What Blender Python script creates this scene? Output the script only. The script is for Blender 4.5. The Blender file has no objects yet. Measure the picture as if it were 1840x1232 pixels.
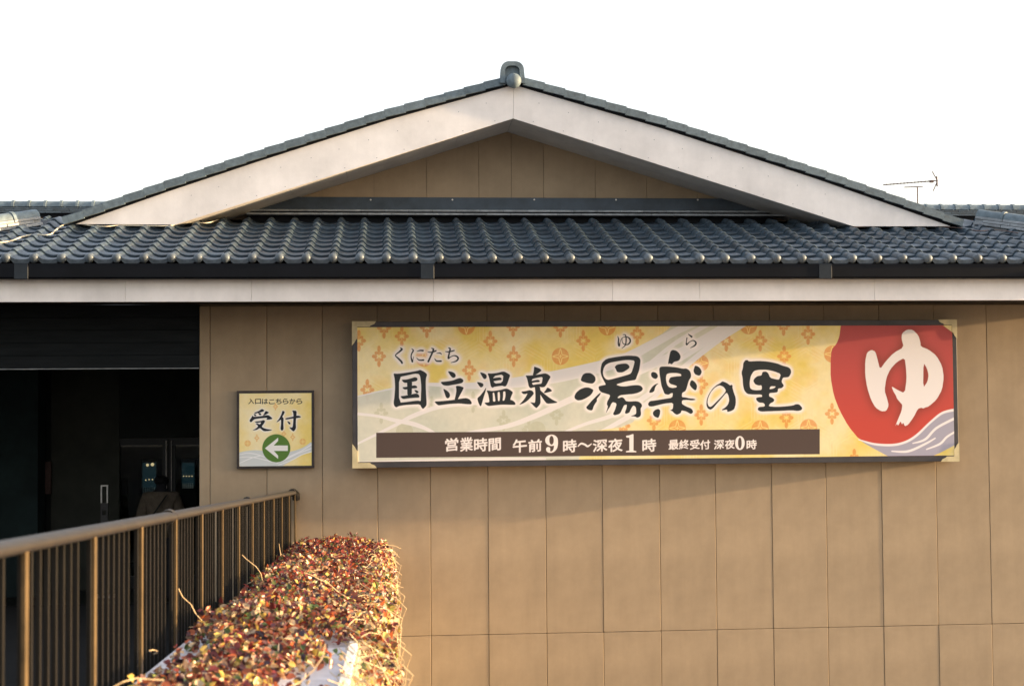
import bpy, bmesh, math, random
import numpy as np
from mathutils import Vector, Matrix, Quaternion

random.seed(7)
rng = np.random.default_rng(11)
scene = bpy.context.scene
C = scene.collection

# ------------------------------------------------------------------ camera
F_PX, YAW, PITCH, ROLL = 2586.88, 0.08270, 0.03660, -0.0073
CAM = Vector((0.2132, -15.195, 2.65))

def cam_axes():
    cy, sy, cp, sp = math.cos(YAW), math.sin(YAW), math.cos(PITCH), math.sin(PITCH)
    f = Vector((sy*cp, cy*cp, sp)); r = Vector((cy, -sy, 0)); u = r.cross(f)
    c, s = math.cos(ROLL), math.sin(ROLL)
    return c*r + s*u, -s*r + c*u, f
RT, UP, FW = cam_axes()

cam_data = bpy.data.cameras.new('camera')
cam = bpy.data.objects.new('camera', cam_data)
C.objects.link(cam)
cam_data.sensor_width = 36.0
cam_data.lens = F_PX/1840*36.0
cam_data.clip_start = 0.05
cam_data.clip_end = 3000
cam.matrix_world = Matrix(((RT.x, UP.x, -FW.x, CAM.x), (RT.y, UP.y, -FW.y, CAM.y), (RT.z, UP.z, -FW.z, CAM.z), (0, 0, 0, 1)))
cam_data.dof.use_dof = True
cam_data.dof.focus_distance = 15.2
cam_data.dof.aperture_fstop = 4.0
scene.camera = cam

# ------------------------------------------------------------------ light
SUN_EL = math.radians(7.2)
SUN_OUT = math.radians(2.7)          # how far the sun stands out in front of the wall's plane
to_sun = Vector((math.cos(SUN_OUT)*math.cos(SUN_EL), -math.sin(SUN_OUT)*math.cos(SUN_EL), math.sin(SUN_EL)))
world = bpy.data.worlds.new('World'); scene.world = world; world.use_nodes = True
wn = world.node_tree.nodes; wl = world.node_tree.links
bg = wn['Background']
sky = wn.new('ShaderNodeTexSky'); sky.sky_type = 'NISHITA'; sky.sun_disc = False
sky.sun_elevation = SUN_EL
sky.sun_rotation = math.atan2(to_sun.x, to_sun.y)
sky.air_density = 1.0; sky.dust_density = 6.0; sky.ozone_density = 1.0
veil = wn.new('ShaderNodeMix'); veil.data_type = 'RGBA'; veil.inputs[0].default_value = 0.40
wl.new(sky.outputs[0], veil.inputs[6])
veil.inputs[7].default_value = (2.70, 2.60, 2.62, 1)      # thin even overcast of a hazy winter evening
wl.new(veil.outputs[2], bg.inputs[0])
bg.inputs[1].default_value = 0.15
sun_d = bpy.data.lights.new('sun', 'SUN'); sun = bpy.data.objects.new('sun', sun_d); C.objects.link(sun)
sun_d.energy = 3.5; sun_d.angle = math.radians(0.6); sun_d.color = (1.0, 0.72, 0.42)
sun.rotation_euler = to_sun.to_track_quat('Z', 'Y').to_euler()
scene.view_settings.view_transform = 'Standard'
scene.view_settings.look = 'None'
scene.view_settings.gamma = 1.0
scene.view_settings.use_curve_mapping = False
scene.view_settings.exposure = 2.30
scene.render.engine = 'CYCLES'
scene.cycles.max_bounces = 6
scene.cycles.use_denoising = True

def U(px, py, y):
    """point of the photograph (1840 x 1232) on the vertical plane Y = y"""
    d = RT*((px-920)/F_PX) + UP*((616-py)/F_PX) + FW
    t = (y-CAM.y)/d.y
    return CAM + d*t
def UX(px, py, x):
    d = RT*((px-920)/F_PX) + UP*((616-py)/F_PX) + FW
    return CAM + d*((x-CAM.x)/d.x)

# ------------------------------------------------------------------ materials
def new_mat(name):
    m = bpy.data.materials.new(name); m.use_nodes = True
    return m, m.node_tree.nodes, m.node_tree.links, m.node_tree.nodes['Principled BSDF']
def mat(name, col, rough=0.6, var=0.12, scale=6.0, bump=0.0, bscale=60.0, metal=0.0, spec=0.5, hue=None, obj_var=0.0, stretch=None, streak=0.0):
    m, n, l, b = new_mat(name)
    b.inputs['Roughness'].default_value = rough
    b.inputs['Metallic'].default_value = metal
    b.inputs['Specular IOR Level'].default_value = spec
    tc = n.new('ShaderNodeTexCoord'); co = tc.outputs['Object']
    if stretch:
        mp = n.new('ShaderNodeMapping'); mp.inputs['Scale'].default_value = stretch
        l.new(co, mp.inputs[0]); co = mp.outputs[0]
    nz = n.new('ShaderNodeTexNoise'); nz.inputs['Scale'].default_value = scale; nz.inputs['Detail'].default_value = 6
    nz.inputs['Roughness'].default_value = 0.65
    l.new(co, nz.inputs['Vector'])
    mx = n.new('ShaderNodeMix'); mx.data_type = 'RGBA'
    c2 = hue or tuple(c*0.8 for c in col)
    mx.inputs[6].default_value = tuple(min(1, c*(1+var)) for c in col)+(1,)
    mx.inputs[7].default_value = tuple(c*(1-var) for c in c2)+(1,)
    cr = n.new('ShaderNodeMapRange'); cr.inputs[1].default_value = 0.3; cr.inputs[2].default_value = 0.7
    l.new(nz.outputs['Fac'], cr.inputs[0]); l.new(cr.outputs[0], mx.inputs[0])
    out = mx.outputs[2]
    if streak:                                   # rain streaks and dust, running down
        ge = n.new('ShaderNodeNewGeometry'); m3 = n.new('ShaderNodeMapping'); m3.inputs['Scale'].default_value = (7, 7, .55)
        l.new(ge.outputs['Position'], m3.inputs[0])
        n3 = n.new('ShaderNodeTexNoise'); n3.inputs['Scale'].default_value = 1.0; n3.inputs['Detail'].default_value = 5; n3.inputs['Roughness'].default_value = .7
        l.new(m3.outputs[0], n3.inputs['Vector'])
        m5 = n.new('ShaderNodeMapRange'); m5.inputs[1].default_value = .35; m5.inputs[2].default_value = .7; m5.inputs[3].default_value = 1+streak*.4; m5.inputs[4].default_value = 1-streak
        l.new(n3.outputs['Fac'], m5.inputs[0])
        h3 = n.new('ShaderNodeHueSaturation'); l.new(m5.outputs[0], h3.inputs['Value']); l.new(out, h3.inputs['Color']); out = h3.outputs[0]
    if obj_var:
        oi = n.new('ShaderNodeObjectInfo'); hv = n.new('ShaderNodeHueSaturation')
        mr = n.new('ShaderNodeMapRange'); mr.inputs[3].default_value = 1-obj_var; mr.inputs[4].default_value = 1+obj_var
        l.new(oi.outputs['Random'], mr.inputs[0]); l.new(mr.outputs[0], hv.inputs['Value']); l.new(out, hv.inputs['Color'])
        out = hv.outputs[0]
    l.new(out, b.inputs['Base Color'])
    if bump:
        n2 = n.new('ShaderNodeTexNoise'); n2.inputs['Scale'].default_value = bscale; n2.inputs['Detail'].default_value = 4
        l.new(tc.outputs['Object'], n2.inputs['Vector'])
        bp = n.new('ShaderNodeBump'); bp.inputs['Strength'].default_value = bump; bp.inputs['Distance'].default_value = 0.01
        l.new(n2.outputs['Fac'], bp.inputs['Height']); l.new(bp.outputs[0], b.inputs['Normal'])
    return m

M = {}
M['wall'] = mat('tan_siding', (0.380, 0.288, 0.192), 0.85, 0.05, 1.6, 0.16, 260, spec=0.2, obj_var=0.02, streak=.055)
M['backing'] = mat('joint_sealant', (0.20, 0.15, 0.10), 0.8, 0.1, 5)
M['board'] = mat('white_painted_board', (0.87, 0.83, 0.81), 0.65, 0.025, 1.6, 0.05, 40, spec=0.3, streak=.035)
M['eave_soffit'] = mat('dark_brown_eave_soffit', (0.035, 0.028, 0.022), 0.8, 0.2, 3, spec=0.2)
M['soffit'] = mat('white_painted_soffit', (0.66, 0.64, 0.62), 0.7, 0.05, 3, 0.05, 40, spec=0.3)
M['tile'] = mat('smoked_blue_grey_tile', (0.047, 0.072, 0.097), 0.32, 0.25, 9, 0.15, 120, spec=0.55, obj_var=0.28, hue=(0.034, 0.044, 0.054))
M['tile_edge'] = mat('weathered_tile_edge', (0.13, 0.172, 0.20), 0.6, 0.22, 14, 0.2, 120, spec=0.35, obj_var=0.12)
M['tile_cap'] = mat('eave_tile_end', (0.085, 0.105, 0.125), 0.45, 0.25, 30, 0.2, 120, spec=0.4, obj_var=0.25)
M['noshi'] = mat('pale_grey_ridge_tile', (0.27, 0.29, 0.31), 0.55, 0.2, 14, 0.15, 120, spec=0.4, obj_var=0.15)
M['flash'] = mat('blue_grey_sheet_metal', (0.045, 0.062, 0.082), 0.5, 0.25, 3, spec=0.35)
M['gutter'] = mat('black_gutter', (0.004, 0.005, 0.008), 0.5, 0.2, 3, spec=0.12)
M['gutter_joint'] = mat('grey_gutter_sleeve', (0.014, 0.020, 0.028), 0.5, 0.2, 5, spec=0.25)
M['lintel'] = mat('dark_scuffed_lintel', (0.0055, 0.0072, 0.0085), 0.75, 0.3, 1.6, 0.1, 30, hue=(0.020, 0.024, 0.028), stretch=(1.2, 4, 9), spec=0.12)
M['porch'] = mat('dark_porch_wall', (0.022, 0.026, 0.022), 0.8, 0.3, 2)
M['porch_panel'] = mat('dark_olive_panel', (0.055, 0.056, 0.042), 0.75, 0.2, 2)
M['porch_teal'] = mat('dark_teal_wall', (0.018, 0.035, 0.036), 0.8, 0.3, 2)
M['black'] = mat('black_frame', (0.006, 0.006, 0.006), 0.5, 0.2, 3)
M['steel'] = mat('brushed_steel', (0.80, 0.76, 0.72), 0.42, 0.1, 20, metal=0.9)
M['satin'] = mat('pale_satin_handle', (0.88, 0.80, 0.74), 0.35, 0.03, 20, metal=0.2)
M['dull_steel'] = mat('dull_steel', (0.12, 0.11, 0.11), 0.6, 0.1, 20)
M['sign_frame'] = mat('dark_bronze_frame', (0.045, 0.040, 0.044), 0.5, 0.15, 6)
M['cream'] = mat('cream_corner_fitting', (0.62, 0.52, 0.30), 0.5, 0.08, 8)
M['wood_frame'] = mat('dark_brown_frame', (0.035, 0.025, 0.022), 0.6, 0.35, 30, 0.3, 80)
M['rail'] = mat('bronze_handrail', (0.024, 0.020, 0.017), 0.48, 0.12, 10, 0.08, 50, spec=0.35)
M['post'] = mat('bronze_post', (0.085, 0.056, 0.025), 0.5, 0.2, 12, 0.05, 60, spec=0.3)
M['baluster'] = mat('dark_bronze_baluster', (0.0065, 0.0052, 0.0038), 0.65, 0.2, 12, spec=0.2)
M['slab'] = mat('pale_slab', (0.55, 0.53, 0.56), 0.8, 0.12, 7, 0.2, 60)
M['edge_white'] = mat('white_kerb', (0.80, 0.76, 0.70), 0.6, 0.08, 10)
M['lattice'] = mat('cream_mesh', (0.55, 0.48, 0.33), 0.6, 0.15, 12)
M['concrete'] = mat('planter_concrete', (0.34, 0.32, 0.28), 0.85, 0.2, 3, 0.3, 40)
M['ground'] = mat('asphalt', (0.13, 0.12, 0.108), 0.9, 0.2, 1.5, 0.4, 60)
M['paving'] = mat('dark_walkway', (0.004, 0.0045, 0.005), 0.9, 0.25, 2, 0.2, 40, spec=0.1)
M['twig'] = mat('dry_vine_stem', (0.50, 0.36, 0.20), 0.7, 0.25, 20)
M['cable'] = mat('cream_cable', (0.60, 0.55, 0.42), 0.6, 0.1, 9)
M['antenna'] = mat('weathered_antenna', (0.14, 0.09, 0.08), 0.6, 0.25, 9)
M['coat'] = mat('brown_coat', (0.16, 0.12, 0.085), 0.9, 0.15, 20, 0.3, 60)
M['dark_cloth'] = mat('dark_trousers', (0.02, 0.02, 0.025), 0.9, 0.15, 20)
M['hair'] = mat('dark_knit_hat', (0.008, 0.008, 0.009), 0.9, 0.2, 40, 0.4, 150)
M['skin'] = mat('skin', (0.45, 0.28, 0.2), 0.6, 0.05, 10)
M['strap'] = mat('black_strap', (0.004, 0.004, 0.004), 0.7, 0.1, 10)
M['placard'] = mat('dull_red_placard', (0.09, 0.04, 0.03), 0.6, 0.3, 25)

def glass_mat():
    m, n, l, b = new_mat('dark_door_glass')
    b.inputs['Base Color'].default_value = (0.75, 0.85, 0.85, 1)
    b.inputs['Roughness'].default_value = 0.02
    b.inputs['Transmission Weight'].default_value = 1.0
    b.inputs['IOR'].default_value = 1.45
    return m
M['glass'] = glass_mat()
def emit(name, col, s):
    m, n, l, b = new_mat(name)
    b.inputs['Base Color'].default_value = (0.02, 0.02, 0.02, 1)
    b.inputs['Emission Color'].default_value = tuple(col)+(1,)
    b.inputs['Emission Strength'].default_value = s
    return m
M['lamp_warm'] = emit('warm_lamp', (1.0, 0.72, 0.38), 0.16)
M['lamp_blue'] = emit('lit_case', (0.10, 0.24, 0.30), 0.014)

# leaves take their own colour from an attribute (autumn colours differ from leaf to leaf)
def leaf_mat(name, attr=None, col=None):
    m, n, l, b = new_mat(name)
    b.inputs['Roughness'].default_value = 0.34
    b.inputs['Specular IOR Level'].default_value = 0.5
    tc = n.new('ShaderNodeTexCoord'); nz = n.new('ShaderNodeTexNoise'); nz.inputs['Scale'].default_value = 60
    l.new(tc.outputs['Object'], nz.inputs['Vector'])
    hv = n.new('ShaderNodeHueSaturation'); mr = n.new('ShaderNodeMapRange'); mr.inputs[3].default_value = 0.7; mr.inputs[4].default_value = 1.3
    l.new(nz.outputs['Fac'], mr.inputs[0]); l.new(mr.outputs[0], hv.inputs['Value'])
    if attr:
        a = n.new('ShaderNodeAttribute'); a.attribute_name = attr; l.new(a.outputs['Color'], hv.inputs['Color'])
    else:
        hv.inputs['Color'].default_value = tuple(col)+(1,)
    l.new(hv.outputs[0], b.inputs['Base Color'])
    tr = n.new('ShaderNodeBsdfTranslucent'); l.new(hv.outputs[0], tr.inputs['Color'])
    mx = n.new('ShaderNodeMixShader'); mx.inputs[0].default_value = 0.28
    out = n['Material Output']
    l.new(b.outputs[0], mx.inputs[1]); l.new(tr.outputs[0], mx.inputs[2]); l.new(mx.outputs[0], out.inputs['Surface'])
    return m
PAL = [((0.21, 0.032, 0.020), 12), ((0.13, 0.020, 0.018), 19), ((0.30, 0.075, 0.026), 20), ((0.055, 0.085, 0.022), 7),
       ((0.17, 0.19, 0.04), 4), ((0.50, 0.36, 0.09), 11), ((0.52, 0.38, 0.23), 15), ((0.10, 0.050, 0.025), 13), ((0.040, 0.018, 0.028), 13), ((0.38, 0.20, 0.10), 9)]
M['leaf'] = leaf_mat('autumn_leaf', attr='leaf_colour')
LEAFM = [leaf_mat('leaf_tone', col=c) for c, w in PAL]

# ------------------------------------------------------------------ helpers
class MB:
    def __init__(s): s.v = []; s.f = []; s.m = []
    def add(s, v, f, mi=0):
        o = len(s.v); s.v += [tuple(p) for p in v]; s.f += [tuple(i+o for i in q) for q in f]; s.m += [mi]*len(f); return s
    def box(s, x0, x1, y0, y1, z0, z1, mi=0, xf=None):
        v = [(x, y, z) for z in (z0, z1) for y in (y0, y1) for x in (x0, x1)]
        if xf: v = [xf @ Vector(p) for p in v]
        return s.add(v, [(0, 2, 3, 1), (4, 5, 7, 6), (0, 1, 5, 4), (2, 6, 7, 3), (0, 4, 6, 2), (1, 3, 7, 5)], mi)
    def cbox(s, x0, x1, y0, y1, z0, z1, c=0.004, mi=0, xf=None):
        """box with chamfered long edges (bevelled all round)"""
        bm = bmesh.new(); bmesh.ops.create_cube(bm, size=1)
        for q in bm.verts:
            q.co = Vector(((x0+x1)/2+q.co.x*(x1-x0), (y0+y1)/2+q.co.y*(y1-y0), (z0+z1)/2+q.co.z*(z1-z0)))
        bmesh.ops.bevel(bm, geom=list(bm.edges), offset=c, segments=1, affect='EDGES')
        bm.verts.ensure_lookup_table()
        v = [q.co.copy() for q in bm.verts]
        if xf: v = [xf @ p for p in v]
        s.add(v, [tuple(q.index for q in f.verts) for f in bm.faces], mi); bm.free(); return s
    def prism(s, pts, d0, d1, axis='y', mi=0):
        """outline in x,z extruded along y (or outline y,z along x)"""
        n = len(pts)
        if axis == 'y': v = [(a, d0, b) for a, b in pts]+[(a, d1, b) for a, b in pts]
        else: v = [(d0, a, b) for a, b in pts]+[(d1, a, b) for a, b in pts]
        f = [tuple(range(n)), tuple(range(2*n-1, n-1, -1))]+[(i, i+n, (i+1) % n+n, (i+1) % n) for i in range(n)]
        return s.add(v, f, mi)
    def tube(s, pts, r, k=8, mi=0, cap=True):
        pts = [Vector(p) for p in pts]; n = len(pts)
        rr = r if isinstance(r, (list, tuple)) else [r]*n
        vs = []; prev = None
        for i, p in enumerate(pts):
            t = (pts[min(i+1, n-1)]-pts[max(i-1, 0)]).normalized()
            a = prev if prev is not None else (Vector((0, 0, 1)) if abs(t.z) < .9 else Vector((1, 0, 0)))
            a = (a-t*a.dot(t)).normalized(); prev = a; b = t.cross(a)
            for j in range(k):
                g = 2*math.pi*j/k
                vs.append(p+(a*math.cos(g)+b*math.sin(g))*rr[i])
        fs = [(i*k+j, i*k+(j+1) % k, (i+1)*k+(j+1) % k, (i+1)*k+j) for i in range(n-1) for j in range(k)]
        if cap: fs += [tuple(range(k-1, -1, -1)), tuple((n-1)*k+j for j in range(k))]
        return s.add(vs, fs, mi)
    def ball(s, c, r, seg=14, ring=9, sx=1, sy=1, sz=1, mi=0):
        v = []; f = []
        for i in range(ring+1):
            th = math.pi*i/ring
            for j in range(seg):
                ph = 2*math.pi*j/seg
                v.append((c[0]+r*sx*math.sin(th)*math.cos(ph), c[1]+r*sy*math.sin(th)*math.sin(ph), c[2]+r*sz*math.cos(th)))
        for i in range(ring):
            for j in range(seg):
                f.append((i*seg+j, (i+1)*seg+j, (i+1)*seg+(j+1) % seg, i*seg+(j+1) % seg))
        return s.add(v, f, mi)
    def mesh(s, name, mats, smooth=False):
        me = bpy.data.meshes.new(name); me.from_pydata(s.v, [], s.f)
        for q in (mats if isinstance(mats, (list, tuple)) else [mats]): me.materials.append(q)
        me.polygons.foreach_set('material_index', s.m)
        bm = bmesh.new(); bm.from_mesh(me)
        bmesh.ops.remove_doubles(bm, verts=bm.verts, dist=1e-5)
        bmesh.ops.recalc_face_normals(bm, faces=bm.faces); bm.to_mesh(me); bm.free()
        if smooth:
            me.polygons.foreach_set('use_smooth', [True]*len(me.polygons))
            try: me.set_sharp_from_angle(angle=math.radians(40 if smooth is True else smooth))
            except Exception: pass
        me.update(); return me
    def build(s, name, mats, parent=None, smooth=False, loc=None, kind=None):
        return place(name, s.mesh(name, mats, smooth), parent, loc, kind)

def place(name, me, parent=None, loc=None, kind=None, rot=None):
    o = bpy.data.objects.new(name, me); C.objects.link(o)
    if loc is not None: o.location = loc
    if rot is not None: o.rotation_euler = rot
    if parent is not None:
        o.parent = parent; o.location = Vector(o.location)-origin(parent)
    if kind: o['kind'] = kind
    return o
def origin(o):
    v = Vector((0, 0, 0))
    while o is not None: v += Vector(o.location); o = o.parent
    return v
def tag(o, label=None, cat=None, group=None, kind=None):
    if label: o['label'] = label
    if cat: o['category'] = cat
    if group: o['group'] = group
    if kind: o['kind'] = kind
    return o
def empty(name, loc=(0, 0, 0)):
    o = bpy.data.objects.new(name, None); C.objects.link(o); o.location = loc; o.empty_display_size = .2; return o

# ================================================================== ground
GZ = -1.0
b = MB(); b.add([(-600, -400, GZ), (600, -400, GZ), (600, 800, GZ), (-600, 800, GZ)], [(0, 1, 2, 3)])
g = b.build('ground', M['ground'], kind='structure')

# ================================================================== building
bld = empty('bathhouse_building', (0, 0, 0))
tag(bld, 'tan panelled single storey bathhouse with white gable boards and grey tiled roof', 'building')

xl_wall = U(358, 700, 0).x
jx = [377.5, 479.6, 579.5, 678.6, 773.3, 876.8, 980.4, 1082.1, 1185.1, 1285.2, 1386.5, 1484.2, 1583.9, 1682.2]
JX = [U(x, 860, 0).x for x in jx]+[U(1777.2, 840, 0).x]
JX += [JX[-1]+.600]
XR_WALL = JX[-1]+.42
z_row = U(1185, 1133, 0).z
Z_SOF = U(920, 541, -0.95).z+0.02
XS = [xl_wall]+JX+[XR_WALL]
wall = MB().box(xl_wall+.004, XR_WALL-.004, .034, .20, GZ, Z_SOF+.2).build('front_wall', M['backing'], bld)
for i in range(len(XS)-1):
    x0, x1 = XS[i]+.0022, XS[i+1]-.0022
    for z0, z1 in ((GZ, z_row-.002), (z_row+.002, Z_SOF-.004)):
        w2, h = (x1-x0)/2, z1-z0
        off = random.uniform(-.0015, .0015)
        mb = MB().cbox(-w2, w2, 0, .032, 0, h, .004)
        place('wall_panel', mb.mesh('wall_panel', M['wall']), wall, ((x0+x1)/2, off, z0), rot=(0, 0, random.uniform(-.0016, .0016)))
# the side walls and the back, so that the place holds from another position
MB().box(XR_WALL-.2, XR_WALL, .21, 12, GZ, 3.6).build('side_wall', M['wall'], bld)
MB().box(xl_wall, xl_wall+.15, .21, 5.2, GZ, 3.45).build('porch_side_wall', M['porch_panel'], bld)

# ---- eave: fascia, soffit, gutter
YF = -0.95
zf0 = U(920, 541, YF).z; zf1 = U(920, 503, YF).z
XE0, XE1 = -6.2, U(2085, 480, YF).x
fz = [U(x, 500, YF).x for x in (225, 452, 779, 1100, 1257, 1571)]
fx = [XE0]+fz+[XE1]
for i in range(len(fx)-1):
    MB().cbox(fx[i]+.001, fx[i+1]-.001, YF, YF+.03, zf0, zf1+.06, .002).build('fascia_board', M['board'], bld)
MB().box(XE0, XE1, YF+.032, -.004, zf0+.035, zf0+.05).build('soffit', M['eave_soffit'], bld)
MB().box(XE1-.03, XE1, YF+.034, 3.5, zf0, zf1+.05).build('side_fascia', M['board'], bld)
MB().box(XR_WALL+.002, XE1-.032, -.002, 3.5, zf0+.035, zf0+.05).build('side_soffit', M['eave_soffit'], bld)
yg = YF-.02
zg0 = U(920, 500, yg-.12).z; zg1 = U(920, 473.5, yg-.12).z
b = MB()
prof = [(yg-.12, zg0+.015), (yg-.105, zg0), (yg, zg0), (yg, zg1), (yg-.006, zg1), (yg-.006, zg0+.006), (yg-.103, zg0+.006), (yg-.114, zg0+.018), (yg-.114, zg1-.008), (yg-.106, zg1-.008), (yg-.106, zg1), (yg-.12, zg1)]
b.prism(prof, XE0, XE1+.1, axis='x')
gut = b.build('gutter', M['gutter'], bld)
for px in (38, 768, 1483):
    x = U(px, 487, yg-.12).x
    MB().cbox(x-.065, x+.065, yg-.126, yg-.1205, zg0-.004, zg1+.004, .002).build('gutter_joint', M['gutter_joint'], gut)
    MB().cbox(x-.062, x+.062, yg-.12, yg-.03, zg1+.0005, zg1+.004, .001).build('gutter_strap', M['noshi'], gut)

# ---- tiled front slope
Y_E, Y_T = -1.07, 1.02
z_e = U(780, 464.5, Y_E).z-.03; z_t = U(780, 397, Y_T).z-.035
SL = (z_t-z_e)/(Y_T-Y_E); ANG = math.atan(SL)
def roof_z(y): return z_e+SL*(y-Y_E)
bx0 = U(10.5, 466, Y_E).x; bx1 = U(1798.7, 466, Y_E).x
TW = (bx1-bx0)/38.0
NROW = 9
TL = (Y_T-Y_E)/math.cos(ANG)/(NROW-.35)
b = MB(); b.add([(XE0, YF-.02, roof_z(YF-.02)-.05), (XE1, YF-.02, roof_z(YF-.02)-.05), (XE1, 1.5, roof_z(1.5)-.05), (XE0, 1.5, roof_z(1.5)-.05),
                 (XE0, YF-.02, roof_z(YF-.02)-.09), (XE1, YF-.02, roof_z(YF-.02)-.09), (XE1, 1.5, roof_z(1.5)-.09), (XE0, 1.5, roof_z(1.5)-.09)],
                [(0, 1, 2, 3), (4, 7, 6, 5), (0, 4, 5, 1), (1, 5, 6, 2), (2, 6, 7, 3), (3, 7, 4, 0)])
roof = b.build('front_roof', M['gutter'], bld)
PROF = [(-.036, .000), (-.030, .018), (-.016, .041), (.004, .052), (.024, .049), (.044, .030), (.066, .008), (.100, -.007), (.140, -.012), (.185, -.009), (.222, -.002)]
PROF = [(x*TW/.265, z) for x, z in PROF]
def tile_mesh(L, eave=False, name='roof_tile'):
    b = MB(); n = len(PROF); th = .026; tilt = .030
    pr = PROF+([(.240*TW/.265, .002)])
    n = len(pr)
    nose = [(x, -.004, z+tilt-.005) for x, z in pr]
    front = [(x, .004, z+tilt) for x, z in pr]; back = [(x, L+.045, z) for x, z in pr]
    low = [(x, -.002, z+tilt-th) for x, z in pr]
    v = front+back+low+nose
    f = [(i, i+1, n+i+1, n+i) for i in range(n-1)]
    f += [(3*n+i, 3*n+i+1, i+1, i) for i in range(n-1)]
    f += [(2*n+i, 2*n+i+1, 3*n+i+1, 3*n+i) for i in range(n-1)]
    f += [(0, n, 2*n), (3*n, 0, 2*n)]
    b.add(v, f)
    if eave:
        # hanging lip under the trough and the domed end of the roll
        a = [i for i, (x, z) in enumerate(pr) if x > .04]
        k = len(a); xs = [pr[i][0] for i in a]; x0, x1 = xs[0], xs[-1]
        top = [(pr[i][0], -.012, pr[i][1]+tilt+.002) for i in a]
        bot = []
        for i in a:
            t = (pr[i][0]-x0)/(x1-x0); bot.append((pr[i][0], -.012, pr[i][1]+tilt-.032-.024*math.sin(math.pi*t)))
        bk = [(p[0], .006, p[2]) for p in bot]; tk = [(p[0], .006, p[2]-.004) for p in top]
        b.add(top+bot+bk+tk, [(i, i+1, k+i+1, k+i) for i in range(k-1)]+[(k+i, k+i+1, 2*k+i+1, 2*k+i) for i in range(k-1)]+[(3*k+i, 3*k+i+1, i+1, i) for i in range(k-1)], 1)
        b.tube([(.006, .03, .034), (.006, -.014, .034)], .046, 14, mi=1)
        b.ball((.006, -.014, .034), .046, 14, 8, sy=.62, mi=1)
    return b.mesh(name, [M['tile'], M['tile_cap']], smooth=50)
t_mesh = tile_mesh(TL); e_mesh = tile_mesh(TL, True, 'eave_tile')
col0 = -9
n_parts = 0
rest = MB()
cols = list(range(-2, 43))
ca, sa = math.cos(ANG), math.sin(ANG)
hipL0 = U(72, 392, .95); hipR0 = U(1752, 388, .95)
def on_slope(x, y):
    # inside the two hip lines (45 degrees in plan)
    return (x > hipL0.x-(hipL0.y-y)-.05) and (x < hipR0.x+(hipR0.y-y)+.02)
for r in range(NROW):
    s = r*TL
    y = Y_E+s*ca; z = z_e+s*sa
    for c in cols:
        x = bx0+c*TW
        if not on_slope(x, y+.1): continue
        jit = (random.uniform(-.002, .002), random.uniform(-.004, .004), random.uniform(-.0015, .0015))
        loc = Vector((x+jit[0], y+jit[1], z+jit[2]))
        rot = (ANG+random.uniform(-.006, .006), random.uniform(-.008, .008), random.uniform(-.006, .006))
        if r == 0:
            place('eave_tile', e_mesh, roof, loc, rot=rot)
        elif n_parts < 298:
            place('roof_tile', t_mesh, roof, loc, rot=rot); n_parts += 1
        else:
            m4 = Matrix.Translation(loc) @ Matrix.Rotation(rot[0], 4, 'X')
            rest.add([m4 @ v.co for v in t_mesh.vertices], [tuple(p.vertices) for p in t_mesh.polygons])
if rest.v: rest.build('upper_tiles', M['tile'], roof, smooth=50, kind='stuff')

# ---- hip ridges at both ends of the front slope
def hip(p0, sgn, name, label=None):
    p0 = Vector(p0); d = Vector((sgn, -1, -SL)); L = 2.9
    part = MB()
    u = d.normalized(); side = u.cross(Vector((0, 0, 1))).normalized(); up = side.cross(u).normalized()
    xf = Matrix((( u.x, side.x, up.x, p0.x), (u.y, side.y, up.y, p0.y), (u.z, side.z, up.z, p0.z), (0, 0, 0, 1)))
    core = MB().box(0, L, -.075, .075, -.10, .03, xf=xf).build(name, M['noshi'], bld)
    for k in range(9):
        a = k*.325
        for q in range(3):
            w = .12-.012*q
            MB().cbox(a+.002+.1*(q % 2), a+.321+.1*(q % 2), -w, w, -.055+q*.034, -.026+q*.034, .004, xf=xf).build('ridge_tile', M['noshi'], core)
        pts = []
        bb = MB()
        n = 9
        ring = [(math.cos(math.pi*j/(n-1))*.085, math.sin(math.pi*j/(n-1))*.082+.045) for j in range(n)]
        def loop(x, s): return [xf @ Vector((x, a_*s, (c_-.045)*s+.045)) for a_, c_ in ring]
        secs = [(a, 1), (a+.28, .96), (a+.282, 1.12), (a+.318, 1.12), (a+.32, 1.0)]
        vs = []
        for x, s_ in secs: vs += loop(x, s_)
        fs = [(i*n+j, i*n+j+1, (i+1)*n+j+1, (i+1)*n+j) for i in range(len(secs)-1) for j in range(n-1)]
        fs += [tuple(range(n))[::-1], tuple((len(secs)-1)*n+j for j in range(n))]
        bb.add(vs, fs); bb.build('ridge_cap', M['tile_edge'], core, smooth=50)
    return core
hl = U(66, 397, .80); hr = U(1757, 396, .80)
hip((hl.x, .80, hl.z), -1, 'hip_ridge'); hip((hr.x, .80, hr.z), 1, 'hip_ridge')
# side slopes beyond the hips
for sgn, p in ((-1, hl), (1, hr)):
    b = MB(); x0 = p.x; zz = roof_z(.95)-.06
    b.add([(x0, .95, zz), (x0+sgn*2.05, -1.1, zz-SL*2.05), (x0+sgn*2.05, 8, zz-SL*2.05), (x0, 8, zz)], [(0, 1, 2, 3)])
    b.build('side_roof', M['tile'], bld)

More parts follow.
